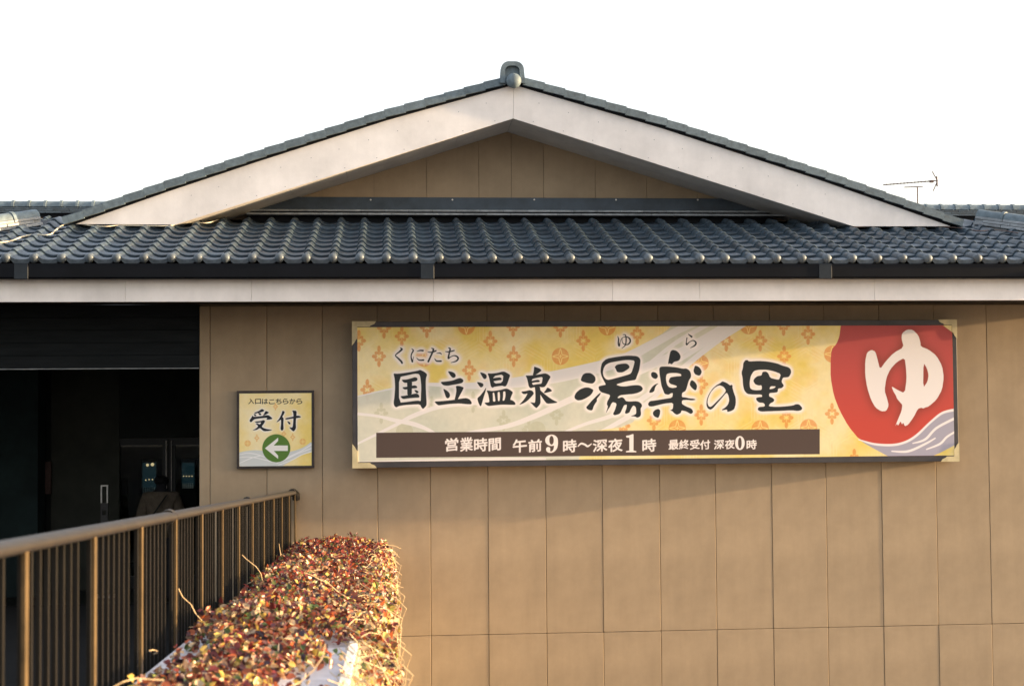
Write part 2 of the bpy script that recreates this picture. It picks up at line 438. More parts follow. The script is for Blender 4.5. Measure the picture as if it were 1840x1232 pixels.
# ---- gable wall, flashing and the two courses of ridge tiles at its foot
YG = 1.40
zflash1 = U(920, 355.5, YG-.06).z; zflash0 = U(920, 379, YG-.06).z
apexb = U(922, 213, .62)                       # underside apex of the rake boards
def under(x):   # underside line of the boards in the plane Y=.62
    e = Bl if x < apexb.x else Br
    return apexb.z+(e.z-apexb.z)*(x-apexb.x)/(e.x-apexb.x)
Bl = U(322, 402, .62); Br = U(1530, 405.5, .62)
gj = [U(px, 340, YG).x for px in (577, 672, 766.3, 860.5, 919)]
step = .606
gxs = [gj[0]-step*k for k in (3, 2, 1)]+gj+[gj[-1]+step*k-.23 for k in (1, 2, 3, 4, 5, 6)]
gw = MB().prism([(Bl.x+.1, zflash0-.1), (Br.x-.1, zflash0-.1), (apexb.x, apexb.z+.02)], YG+.03, YG+.12).build('gable_wall', M['backing'], bld)
for i in range(len(gxs)-1):
    x0, x1 = gxs[i]+.0020, gxs[i+1]-.0020
    pts = [(x0, zflash1-.05), (x1, zflash1-.05)]
    t1, t0 = under(x1)+.01, under(x0)+.01
    if max(t0, t1) < zflash1: continue
    t1 = max(t1, zflash1-.04); t0 = max(t0, zflash1-.04)
    pts += [(x1, t1)]
    if x0 < apexb.x < x1: pts += [(apexb.x, apexb.z+.01)]
    pts += [(x0, t0)]
    MB().prism(pts, YG+random.uniform(-.001, .001), YG+.028).build('gable_panel', M['wall'], gw)
xfl0, xfl1 = U(430, 370, YG).x, U(1400, 370, YG).x
fl = MB().cbox(xfl0, xfl1, YG-.075, YG-.004, zflash0, zflash1, .003).build('flashing', M['flash'], bld)
for px in (666, 813, 960, 1107, 1254):
    q = U(px, 359, YG-.08)
    MB().ball((q.x, YG-.077, q.z), .011, 8, 5, sy=.5).build('screw', M['steel'], fl)
nw = .272
for row, py in enumerate((379, 385)):
    yy = YG-.14-.10*row
    z = U(920, py, yy).z
    x = U(432-12*row, 380, yy).x + (nw/2 if row else 0); xe = U(1412+12*row, 380, yy).x
    while x < xe:
        MB().cbox(x+.0015, x+nw-.0015, yy, yy+.16, z-.011, z+.011, .003).build('ridge_tile', M['noshi'], fl)
        x += nw
MB().box(xfl0+.1, xfl1-.1, YG-.10, YG-.076, zflash0-.20, zflash0-.001).build('mortar', M['gutter'], fl)

# ---- rake boards with their soffit and the gable roof on top
YR = .565
toplineL = [U(*p, YR) for p in ((923, 153), (695, 216.5), (462, 291), (300, 345), (136, 402.5))]
toplineR = [U(*p, YR) for p in ((923, 153), (1190, 231), (1470, 322.5), (1600, 368), (1708, 406.5))]
apexb = U(922, 213, YR); Bl = U(315, 403.5, YR); Br = U(1533, 406.5, YR)
for tl, B in ((toplineL, Bl), (toplineR, Br)):
    sg = -1 if tl is toplineL else 1
    ap = tl[0]; pts = [(apexb.x+sg*.0015, apexb.z)]+[(ap.x+sg*.0015, ap.z)]+[(q.x, q.z) for q in tl[1:]]+[(B.x, B.z)]
    MB().prism(pts, YR, YR+.04).build('rake_board', M['board'], bld)
    b = MB(); d = Vector((B.x-apexb.x, 0, B.z-apexb.z)); n = 6
    nrm = Vector((-d.z, 0, d.x)).normalized(); nrm = nrm if nrm.z > 0 else -nrm
    for k in range(n):
        t0, t1 = k/n, (k+1)/n
        p0 = apexb+d*t0; p1 = apexb+d*t1
        q = [(p0.x+sg*.001, p0.z+.004), (p1.x-sg*.001, p1.z+.004), (p1.x-sg*.001+nrm.x*.02, p1.z+nrm.z*.02), (p0.x+sg*.001+nrm.x*.02, p0.z+nrm.z*.02)]
        MB().prism(q, YR+.042, YG+.02).build('soffit_board', M['soffit'], bld)
def rake_side(tl, sg):
    """sloping roof slab plus overlapping verge tiles along the front edge"""
    b = MB(); top = .05
    pts = [(q.x, q.z+.006) for q in tl]; pts2 = [(q.x, q.z+.05) for q in tl[::-1]]
    slab = b.prism(pts+pts2, YR-.02, 9.0).build('gable_roof', M['gutter'], bld)
    seg = [(tl[i+1]-tl[i]).length for i in range(len(tl)-1)]; tot = sum(seg); n = 22; L = (tot+.02)/n
    # a stepped sheet of tile courses behind the verge
    def at(s):
        for i, q in enumerate(seg):
            if s <= q or i == len(seg)-1:
                return tl[i]+(tl[i+1]-tl[i])*(s/q), (tl[i+1]-tl[i]).normalized()
            s -= q
    sheet = MB()
    for k in range(n):
        p, d = at(k*L+.10)
        p2, d2 = at((k+.5)*L+.10)
        a = math.atan2(d2.z, abs(d2.x)) + .050     # each tile lies a little flatter than the slope
        u = Vector((sg*math.cos(a), 0, math.sin(a))); w = Vector((-sg*math.sin(a)*1, 0, math.cos(a)))
        if w.z < 0: w = -w
        o = p+Vector((0, 0, .020))
        hh = .078
        for yy0, yy1, h0, h1, nm, mt in ((YR-.06, YR-.022, 0, hh, 'verge_tile', M['tile_edge']), (YR-.020, YR+.28, .045, hh+.012, 'verge_roll', M['tile'])):
            q0 = o+u*0+w*h0; q1 = o+u*(L-.0015)+w*h0; q2 = o+u*(L-.0015)+w*h1; q3 = o+w*h1
            v = [(q.x+0, yy0, q.z) for q in (q0, q1, q2, q3)]+[(q.x, yy1, q.z) for q in (q0, q1, q2, q3)]
            me = MB().add(v, [(0, 1, 2, 3), (7, 6, 5, 4), (0, 4, 5, 1), (1, 5, 6, 2), (2, 6, 7, 3), (3, 7, 4, 0)])
            if nm == 'verge_tile': me.build(nm, mt, slab)
            else: sheet.add(me.v, me.f)
        q0 = o+w*.05; q1 = o+u*(L-.0015)+w*.05; q2 = q1+w*.03; q3 = q0+w*.03
        v = [(q.x, YR+.281, q.z) for q in (q0, q1, q2, q3)]+[(q.x, 8.9, q.z) for q in (q0, q1, q2, q3)]
        sheet.add(v, [(0, 1, 2, 3), (7, 6, 5, 4), (0, 4, 5, 1), (1, 5, 6, 2), (2, 6, 7, 3), (3, 7, 4, 0)])
    sheet.build('tile_courses', M['tile'], slab)
rake_side(toplineL, -1); rake_side(toplineR, 1)

# nail heads and butt joints on the gable boards
for tl, B, sg in ((toplineL, Bl, -1), (toplineR, Br, 1)):
    b = MB(); d = Vector((B.x-apexb.x, 0, B.z-apexb.z)).normalized(); nn = Vector((-d.z*sg, 0, d.x*sg))
    for k in range(11):
        for hh_ in (.035, .25):
            q = apexb+d*(.22+k*.34+random.uniform(-.02, .02))+nn*hh_
            if q.z < B.z+.05: continue
            b.ball((q.x, YR-.0005, q.z), .005, 8, 4, sy=.2)
    b.build('nail_heads', M['noshi'], bld, kind='stuff')
# ---- ridge end ornament: arched plate with a dome
yo = YR-.09
pc = U(921, 150, yo); s = (yo-CAM.y)/F_PX
zb = U(921, 146, yo).z; zt = U(921, 107, yo).z; hw = 22*s; H = zt-zb
def arch(w, h, z0, n=16, flare=0.0, cx=0):
    """arch outline, counter clockwise from bottom left"""
    pts = [(cx+w+flare, z0)]
    r = w*.72
    for i in range(n+1):
        a = (math.pi/2)*i/n; pts.append((cx+w-r+r*math.cos(a), z0+h-r+r*math.sin(a)))
    for i in range(n+1):
        a = math.pi/2+(math.pi/2)*i/n; pts.append((cx-w+r+r*math.cos(a), z0+h-r+r*math.sin(a)))
    pts.append((cx-w-flare, z0))
    return pts
orn = empty('ridge_ornament', (pc.x, yo, zb)); orn.parent = bld
O = arch(hw-.006, H, -.02, flare=.014); I = arch(hw*.60, H*.80, -.02)
b = MB(); n = len(O)
v = [(x, 0, z) for x, z in O]+[(x, 0, z) for x, z in I]+[(x, .05, z) for x, z in I]+[(x, .10, z) for x, z in O]
f = [(i, i+1, n+i+1, n+i) for i in range(n-1)]+[(n+i, n+i+1, 2*n+i+1, 2*n+i) for i in range(n-1)]+[(3*n+i, 3*n+i+1, i+1, i) for i in range(n-1)]
b.add(v, f)
o = b.build('ornament_rim', M['tile_edge'], None, smooth=35); o.parent = orn
b = MB().prism(arch(hw*.60, H*.80, -.02), .045, .08); o = b.build('ornament_plate', M['tile_edge'], None); o.parent = orn
b = MB().ball((.012, -.02, .000), .083, 24, 14, sy=.8); o = b.build('ornament_dome', M['tile_edge'], None, smooth=True); o.parent = orn
# ridge behind the ornament
b = MB().box(pc.x-.09, pc.x+.09, yo+.11, 9, zb-.10, zb+H*.55).build('main_ridge', M['tile'], bld)
b = MB().tube([(pc.x, yo+.11, zb+H*.55), (pc.x, 9, zb+H*.55)], .085, 14).build('ridge_roll', M['tile_edge'], bld, smooth=True)

# ================================================================== porch at the left
PF = 0.0                                        # porch floor
zl0 = U(180, 661, .02).z; zl1 = zf0+.033
XP0 = -6.0
porch = empty('porch', (0, 0, 0)); porch.parent = bld
def pb(name, m, x0, x1, y0, y1, z0, z1, c=.004):
    return MB().cbox(x0, x1, y0, y1, z0, z1, c).build(name, M[m], porch)
nb = 5
for k in range(nb):
    a = zl0+(zl1-zl0)*k/nb; c_ = zl0+(zl1-zl0)*(k+1)/nb
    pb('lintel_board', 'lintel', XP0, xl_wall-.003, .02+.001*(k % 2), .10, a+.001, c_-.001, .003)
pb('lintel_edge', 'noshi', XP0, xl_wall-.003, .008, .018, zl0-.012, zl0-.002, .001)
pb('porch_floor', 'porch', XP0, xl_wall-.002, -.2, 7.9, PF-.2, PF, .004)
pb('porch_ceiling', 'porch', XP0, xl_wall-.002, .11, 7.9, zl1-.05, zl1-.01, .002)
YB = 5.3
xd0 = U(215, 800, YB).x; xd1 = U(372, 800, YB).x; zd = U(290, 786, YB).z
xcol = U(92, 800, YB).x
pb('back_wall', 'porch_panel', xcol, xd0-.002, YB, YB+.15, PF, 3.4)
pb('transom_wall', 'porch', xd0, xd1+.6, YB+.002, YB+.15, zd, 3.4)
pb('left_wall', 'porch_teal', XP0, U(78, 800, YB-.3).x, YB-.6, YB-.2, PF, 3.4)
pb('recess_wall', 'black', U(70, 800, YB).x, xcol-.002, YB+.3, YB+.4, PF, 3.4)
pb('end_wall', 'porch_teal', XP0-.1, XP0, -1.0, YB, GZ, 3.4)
q0, q1 = U(80.5, 829, YB-.14), U(91.5, 887, YB-.14)
pb('placard', 'placard', q0.x, q1.x, YB-.15, YB-.1, q1.z, q0.z)
# doors
dr = empty('entrance_door', (0, 0, 0)); dr.parent = porch
mid = U(304, 830, YB+.05).x
def frame(x0, x1, nm='door_leaf'):
    b = MB(); y0, y1 = YB+.03, YB+.075; w = .085
    b.box(x0, x0+w, y0, y1, PF, zd-.004).box(x1-w, x1, y0, y1, PF, zd-.004).box(x0+w, x1-w, y0, y1, zd-.104, zd-.004).box(x0+w, x1-w, y0, y1, PF, PF+.18)
    lf = b.build(nm, M['black'], dr)
    MB().box(x0+w+.001, x1-w-.001, y0+.018, y0+.026, PF+.181, zd-.105).build('glass_pane', M['glass'], lf)
    return lf
l1 = frame(mid-.92, mid-.004); l2 = frame(mid+.004, xd1+.25)
for px, wpx, lf in ((299.0, 2.0, l1), (308.3, 1.3, l2)):
    t = U(px, 791, YB-.02); w = U(px, 880, YB-.02)
    r = wpx*.62*(YB-CAM.y)/F_PX
    b = MB().tube([(t.x, YB-.03, t.z), (t.x, YB-.03, w.z-.35)], r, 8)
    for z in (t.z-.06, w.z-.28): b.tube([(t.x, YB-.03, z), (t.x, YB+.03, z)], .008, 6)
    b.build('door_handle', M['satin'], lf, smooth=True)
# lobby seen through the glass
lob = empty('lobby', (0, 0, 0)); lob.parent = bld
def lb(name, m, *a): return MB().box(*a).build(name, M[m], lob)
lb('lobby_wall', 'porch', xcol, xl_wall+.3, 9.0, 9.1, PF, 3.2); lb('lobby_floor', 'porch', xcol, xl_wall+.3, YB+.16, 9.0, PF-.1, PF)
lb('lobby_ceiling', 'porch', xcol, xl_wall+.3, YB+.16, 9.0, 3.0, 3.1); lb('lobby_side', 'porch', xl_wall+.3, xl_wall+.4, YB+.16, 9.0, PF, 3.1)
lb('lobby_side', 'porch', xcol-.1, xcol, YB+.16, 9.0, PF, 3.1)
# ================================================================== display cases glowing in the lobby
YL = 7.6
def case(px0, px1, py0, py1, lamps, label):
    a = U(px0, py0, YL); c = U(px1, py1, YL); xm = (a.x+c.x)/2
    t = empty('display_case', (xm, YL, PF)); tag(t, label, 'display case')
    b = MB().box(-(c.x-a.x)/2-.03, (c.x-a.x)/2+.03, .02, .4, 0, a.z-PF+.05); o = b.build('case_body', M['black'], None); o.parent = t
    b = MB().box(-(c.x-a.x)/2, (c.x-a.x)/2, .010, .018, c.z-PF, a.z-PF); o = b.build('lit_panel', M['lamp_blue'], None); o.parent = t
    k = MB(); g2 = MB()
    for j in range(6):
        x = -(c.x-a.x)/2+.02+(c.x-a.x-.04)*j/5
        z = U(px0, py0+.42*(py1-py0)+22, YL).z-PF
        g2.tube([(x, -.02, z-.05), (x, -.02, z), (x, -.02, z+.03)], [.012, .012, .006], 6)
    o = g2.build('bottle_row', M['lamp_warm'] if False else M['steel'], None); o.parent = t; o['kind'] = 'stuff'
    for lx, ly, r in lamps:
        q = U(lx, ly, YL-.02); o = MB().ball((q.x-xm, -.02, q.z-PF), r, 8, 6).build('lamp', M['lamp_warm'], None); o.parent = t
case(256, 280, 831, 892, ((265, 835, .022), (274, 834, .026), (262, 862, .010), (268, 861, .010), (274, 861, .010), (279, 862, .009)), 'glowing case with warm lamps behind the left door leaf')
case(327, 349, 831, 874, ((330, 855, .009), (335, 855, .009), (340, 855, .009), (345, 855, .009)), 'glowing case behind the right door leaf beside the wall corner')

# slim steel stand in front of the olive wall
def stand():
    y = 4.6; a = U(182, 871, y); c = U(192.5, 935, y)
    xm = (a.x+c.x)/2; w = (c.x-a.x)/2
    t = empty('umbrella_stand', (xm, y, PF)); tag(t, 'slim steel stand with open frame top before the dark olive wall', 'stand')
    H_ = a.z-PF; zt = H_; zo = U(187, 903, y).z-PF
    for sx in (-1, 1):
        o = MB().box(sx*w-.008, sx*w+.008, 0, .03, zo, zt).build('upright', M['steel'], None); o.parent = t
    o = MB().box(-w+.009, w-.009, 0, .03, zt-.018, zt-.001).build('top_bar', M['steel'], None); o.parent = t
    b = MB(); b.box(-w-.008, w+.008, 0, .04, zo-.10, zo-.001).box(-w-.008, -.025, 0, .04, zo-.16, zo-.101).box(.025, w+.008, 0, .04, zo-.16, zo-.101).box(-w-.008, w+.008, 0, .04, .02, zo-.161)
    o = b.build('plate', M['dull_steel'], None); o.parent = t
    o = MB().cbox(-.16, .16, -.12, .16, 0, .018, .004).build('foot', M['steel'], None); o.parent = t
stand()

# ================================================================== person before the doors, seen from behind
def person():
    y = 3.9
    head = U(289.5, 848, y); x0 = head.x
    t = empty('person', (x0, y, PF)); tag(t, 'person in brown coat and dark knit hat seen from behind facing the doors', 'person')
    H = head.z-PF
    k = H/1.68
    def skin(name, verts, edges, radii, m, sub=2):
        me = bpy.data.meshes.new(name); me.from_pydata([Vector(v)*k for v in verts], edges, [])
        o = bpy.data.objects.new(name, me); C.objects.link(o)
        md = o.modifiers.new('s', 'SKIN'); 
        for i, r in enumerate(radii): me.skin_vertices[0].data[i].radius = (r[0]*k, r[1]*k) if isinstance(r, tuple) else (r*k, r*k)
        me.skin_vertices[0].data[0].use_root = True
        sb = o.modifiers.new('b', 'SUBSURF'); sb.levels = sub; sb.render_levels = sub
        dg = bpy.context.evaluated_depsgraph_get(); ev = o.evaluated_get(dg); m2 = bpy.data.meshes.new_from_object(ev)
        bpy.data.objects.remove(o)
        for p in m2.polygons: p.use_smooth = True
        m2.materials.clear(); m2.materials.append(m)
        q = bpy.data.objects.new(name, m2); C.objects.link(q); q.parent = t; return q
    # body: one continuous figure (legs, trunk, arms, neck, head)
    V = [(0, 0, .93), (0, 0, 1.12), (0, -.01, 1.30), (0, -.01, 1.40), (0, .01, 1.47), (0, .03, 1.56), (0, .03, 1.62),
         (.09, 0, .86), (.10, .01, .48), (.10, -.02, .08), (.10, .12, .03), (-.09, 0, .86), (-.10, .04, .48), (-.10, .06, .08), (-.10, .20, .03),
         (.17, -.01, 1.36), (.22, .01, 1.08), (.20, .10, .88), (.19, .14, .80), (-.17, -.01, 1.36), (-.23, .0, 1.08), (-.21, .07, .86), (-.2, .1, .78)]
    E_ = [(0, 1), (1, 2), (2, 3), (3, 4), (4, 5), (5, 6), (0, 7), (7, 8), (8, 9), (9, 10), (0, 11), (11, 12), (12, 13), (13, 14), (3, 15), (15, 16), (16, 17), (17, 18), (3, 19), (19, 20), (20, 21), (21, 22)]
    R_ = [(.15, .11), (.14, .10), (.16, .11), (.10, .08), .055, (.085, .10), (.07, .08), .085, .06, .04, .035, .085, .06, .04, .035, .06, .045, .035, .03, .06, .045, .035, .03]
    skin('body', V, E_, R_, M['dark_cloth'])
    # coat over trunk and sleeves
    V = [(0, 0, .80), (0, 0, 1.0), (0, 0, 1.2), (0, -.01, 1.34), (0, 0, 1.43), (.18, -.01, 1.35), (.255, .01, 1.10), (.23, .10, .90), (-.18, -.01, 1.35), (-.26, 0, 1.10), (-.235, .08, .88)]
    E_ = [(0, 1), (1, 2), (2, 3), (3, 4), (3, 5), (5, 6), (6, 7), (3, 8), (8, 9), (9, 10)]
    R_ = [(.23, .17), (.21, .16), (.205, .155), (.16, .13), (.085, .08), .095, .075, .055, .095, .075, .055]
    skin('coat', V, E_, R_, M['coat'])
    V = [(0, .015, 1.51), (0, .02, 1.58), (0, .02, 1.64)]
    skin('hat', V, [(0, 1), (1, 2)], [(.098, .108), (.105, .118), (.075, .085)], M['hair'])
    pts = []
    for i in range(13):
        a = i/12; pts.append(Vector((.10-.28*a, -.155-.05*math.sin(a*3.14)+.0, 1.40-.42*a))*k)
    b = MB()
    for i in range(12):
        p, q = pts[i], pts[i+1]; b.add([p+Vector((-.018, -.012, -.012)), p+Vector((.018, -.012, .012)), q+Vector((.018, -.012, .012)), q+Vector((-.018, -.012, -.012)),
            p+Vector((-.018, .0, -.012)), p+Vector((.018, .0, .012)), q+Vector((.018, .0, .012)), q+Vector((-.018, .0, -.012))], [(0, 1, 2, 3), (7, 6, 5, 4), (0, 4, 5, 1), (1, 5, 6, 2), (2, 6, 7, 3), (3, 7, 4, 0)])
    o = b.build('shoulder_strap', M['strap'], None); o.parent = t
    for sx in (-1, 1):
        b = MB().ball((sx*.205*k, .13*k, .80*k), .045, 10, 8, sx=.6, sz=1.2)
        for j in range(4): b.tube([(sx*(.200+.004*j)*k, (.105+.018*j)*k, .775*k), (sx*(.195)*k, (.115+.018*j)*k, .73*k), (sx*(.185)*k, (.12+.018*j)*k, (.70+.006*abs(j-1.5))*k)], [.010, .009, .006], 6)
        b.tube([(sx*.19*k, .10*k, .80*k), (sx*.175*k, .085*k, .77*k), (sx*.17*k, .085*k, .745*k)], [.012, .010, .007], 6)
        o = b.build('hand', M['skin'], None, smooth=True); o.parent = t
person()

# ================================================================== prints: rasterised from outlines
def chaikin(p, it=1):
    p = np.asarray(p, float)
    for _ in range(it):
        q = np.roll(p, -1, 0); p = np.stack([p*.8+q*.2, p*.2+q*.8], 1).reshape(-1, 2)
    return p
class Raster:
    """a print laid out in photograph coordinates on the plane Y = y, rect X0..X1, Z0..Z1"""
    def __init__(s, y, X0, X1, Z0, Z1, res):
        s.y, s.X0, s.X1, s.Z0, s.Z1 = y, X0, X1, Z0, Z1
        s.k = res*F_PX/(y-CAM.y)                  # texels per metre
        s.W = int((X1-X0)*s.k); s.H = int((Z1-Z0)*s.k)
        s.kx = s.W/(X1-X0); s.kz = s.H/(Z1-Z0); s.res = res
        s.img = np.ones((s.H, s.W, 3))
    def T(s, px, py):
        q = U(px, py, s.y); return ((q.x-s.X0)*s.kx, (s.Z1-q.z)*s.kz)
    def pts(s, P, z=None):
        if z: P = [(z[0]+a/z[2], z[1]+b/z[2]) for a, b in P]
        return np.array([s.T(a, b) for a, b in P])
    def mask(s): return np.zeros((s.H, s.W))
    def fill(s, m, contours, z=None, smooth=1, raw=False):
        cs = [np.asarray(c, float) if raw else chaikin(s.pts(c, z), smooth) for c in contours]
        A = []
        for c in cs: A.append(np.concatenate([c, np.roll(c, -1, 0)], 1))
        A = np.concatenate(A)
        y0 = max(0, int(A[:, 1].min())); y1 = min(s.H-1, int(A[:, 1].max())+1); SS = 4
        for r in range(y0, y1+1):
            for q in range(SS):
                yy = r+(q+.5)/SS
                c = (A[:, 1] <= yy) != (A[:, 3] <= yy)
                if not c.any(): continue
                B = A[c]; xs = np.sort(B[:, 0]+(yy-B[:, 1])*(B[:, 2]-B[:, 0])/(B[:, 3]-B[:, 1]))
                for i in range(0, len(xs)-1, 2):
                    a, b_ = max(0, xs[i]), min(s.W, xs[i+1])
                    if b_ <= a: continue
                    ia, ib = int(a), int(b_)
                    if ia == ib: m[r, ia] += (b_-a)/SS
                    else:
                        m[r, ia] += (ia+1-a)/SS; m[r, ia+1:ib] += 1/SS
                        if ib < s.W: m[r, ib] += (b_-ib)/SS
        return m
    def stroke(s, m, P, z=None, rs=1.0):
        """P: (x, y, radius) in the coordinates of the zoom z"""
        k = (z[2] if z else 1.0)
        q = s.pts([(a, b) for a, b, r in P], z); R = [max(.35, r/k*s.res*rs) for a, b, r in P]
        q = np.concatenate([q, np.array(R)[:, None]], 1)
        # catmull-rom
        out = []
        n = len(q)
        for i in range(n-1):
            p0, p1, p2, p3 = q[max(i-1, 0)], q[i], q[i+1], q[min(i+2, n-1)]
            for t in np.linspace(0, 1, 7)[:-1]:
                out.append(.5*((2*p1)+(-p0+p2)*t+(2*p0-5*p1+4*p2-p3)*t*t+(-p0+3*p1-3*p2+p3)*t**3))
        out.append(q[-1])
        for a, b_ in zip(out[:-1], out[1:]):
            rm = max(a[2], b_[2])+1.5
            x0 = int(max(0, min(a[0], b_[0])-rm)); x1 = int(min(s.W, max(a[0], b_[0])+rm+1)); y0 = int(max(0, min(a[1], b_[1])-rm)); y1 = int(min(s.H, max(a[1], b_[1])+rm+1))
            if x1 <= x0 or y1 <= y0: continue
            X, Y = np.meshgrid(np.arange(x0, x1)+.5, np.arange(y0, y1)+.5)
            d = b_[:2]-a[:2]; L2 = max(1e-9, d@d); t = np.clip(((X-a[0])*d[0]+(Y-a[1])*d[1])/L2, 0, 1)
            D = np.hypot(X-a[0]-t*d[0], Y-a[1]-t*d[1])-(a[2]+(b_[2]-a[2])*t)
            m[y0:y1, x0:x1] = np.maximum(m[y0:y1, x0:x1], np.clip(.5-D, 0, 1))
        return m
    def paint(s, m, col, a=1.0):
        m = (np.clip(m, 0, 1)*a)[..., None]; s.img = s.img*(1-m)+np.array(col)*m
    def image(s, name):
        im = bpy.data.images.new(name, s.W, s.H, alpha=False)
        buf = np.ones((s.H, s.W, 4), np.float32); c = np.clip(s.img, 0, 1)[::-1]; buf[..., :3] = np.where(c <= .0031308, c*12.92, 1.055*np.maximum(c, 1e-6)**(1/2.4)-.055)
        im.pixels.foreach_set(buf.ravel()); im.pack(); return im
def blur(m, r):
    r = int(max(1, r))
    for ax in (0, 1):
        for _ in range(2):
            pad = [(0, 0), (0, 0)]; pad[ax] = (r+1, r)
            c = np.cumsum(np.pad(m, pad, mode='edge'), ax)
            n = m.shape[ax]
            m = (np.take(c, np.arange(2*r+1, 2*r+1+n), ax)-np.take(c, np.arange(0, n), ax))/(2*r+1)
    return m
def halo(m, r1, gain=3.0): return np.clip(blur(np.clip(m, 0, 1), r1)*gain, 0, 1)
def vnoise(h, w, cell, seed, octaves=4):
    g = np.random.default_rng(seed); out = np.zeros((h, w)); amp = 1; tot = 0
    for o in range(octaves):
        c = max(2, cell/2**o); gh, gw = int(h/c)+3, int(w/c)+3
        n = g.random((gh, gw)); ys = np.arange(h)/c; xs = np.arange(w)/c
        yi, xi = ys.astype(int), xs.astype(int); fy, fx = ys-yi, xs-xi; fy = fy*fy*(3-2*fy); fx = fx*fx*(3-2*fx)
        a = n[yi][:, xi]; b_ = n[yi][:, xi+1]; c_ = n[yi+1][:, xi]; d = n[yi+1][:, xi+1]
        out += amp*((a*(1-fx)+b_*fx)*(1-fy)[:, None]+(c_*(1-fx)+d*fx)*fy[:, None]); tot += amp; amp *= .55
    return out/tot
def lerp(a, b_, t): return np.array(a)*(1-t[..., None])+np.array(b_)*t[..., None]
def glyph(ch):
    cu = bpy.data.curves.new('lettering', 'FONT'); cu.body = ch; cu.resolution_u = 4
    o = bpy.data.objects.new('lettering', cu); C.objects.link(o)
    me = bpy.data.meshes.new_from_object(o.evaluated_get(bpy.context.evaluated_depsgraph_get()))
    me.calc_loop_triangles()
    P = np.array([(v.co.x, v.co.y) for v in me.vertices]); T_ = [tuple(t.vertices) for t in me.loop_triangles]
    bpy.data.objects.remove(o); bpy.data.curves.remove(cu); bpy.data.meshes.remove(me)
    return P, T_
def draw_glyph(R, m, ch, box, z=None, bold=0.0, slant=-.10):
    """box: x0, x1, y0, y1 in the zoom's coordinates; strokes rise to the right as brush lettering does"""
    P, T_ = glyph(ch)
    if not len(P): return
    P = P.copy(); lo, hi = P.min(0), P.max(0); P = (P-lo)/(hi-lo); P[:, 1] = 1-P[:, 1]
    P[:, 1] += slant*P[:, 0]; P[:, 1] = (P[:, 1]-P[:, 1].min())/(P[:, 1].max()-P[:, 1].min())
    x0, x1, y0, y1 = box; i = bold*1.0
    k = z[2] if z else 1
    x0 += i*k; x1 -= i*k; y0 += i*k; y1 -= i*k
    Q = R.pts([(x0+(x1-x0)*a, y0+(y1-y0)*b_) for a, b_ in P], z)
    t = np.zeros_like(m)
    for tri in T_: R.fill(t, [Q[list(tri)]], raw=True)
    t = np.clip(t, 0, 1)
    if bold:
        r = bold*R.res; n = max(8, int(6*r)); acc = t.copy()
        for j in range(n):
            a = 2*math.pi*j/n; dx, dy = r*math.cos(a), r*math.sin(a)
            ix, iy = int(math.floor(dx)), int(math.floor(dy)); fx, fy = dx-ix, dy-iy
            sh = lambda u_, v_: np.roll(np.roll(t, v_, 0), u_, 1)
            acc = np.maximum(acc, sh(ix, iy)*(1-fx)*(1-fy)+sh(ix+1, iy)*fx*(1-fy)+sh(ix, iy+1)*(1-fx)*fy+sh(ix+1, iy+1)*fx*fy)
        t = acc
    np.maximum(m, t, out=m)
def lin(c): return tuple(((v/255+.055)/1.055)**2.4 if v/255 > .04045 else v/255/12.92 for v in c)

def print_mat(name, im, rough=.45):
    m, n, l, b = new_mat(name)
    b.inputs['Roughness'].default_value = rough; b.inputs['Specular IOR Level'].default_value = .3
    t = n.new('ShaderNodeTexImage'); t.image = im; t.interpolation = 'Cubic'
    l.new(t.outputs[0], b.inputs['Base Color']); return m
def panel(name, y, X0, X1, Z0, Z1, m, parent):
    me = bpy.data.meshes.new(name); th = .004
    v = [(X0, y, Z0), (X1, y, Z0), (X1, y, Z1), (X0, y, Z1), (X0, y+th, Z0), (X1, y+th, Z0), (X1, y+th, Z1), (X0, y+th, Z1)]
    me.from_pydata(v, [], [(0, 1, 2, 3), (7, 6, 5, 4), (0, 4, 5, 1), (1, 5, 6, 2), (2, 6, 7, 3), (3, 7, 4, 0)])
    uv = me.uv_layers.new(name='UVMap')
    for lp in me.loops:
        p = me.vertices[lp.vertex_index].co; uv.data[lp.index].uv = ((p.x-X0)/(X1-X0), (p.z-Z0)/(Z1-Z0))
    me.materials.append(m); return place(name, me, parent)

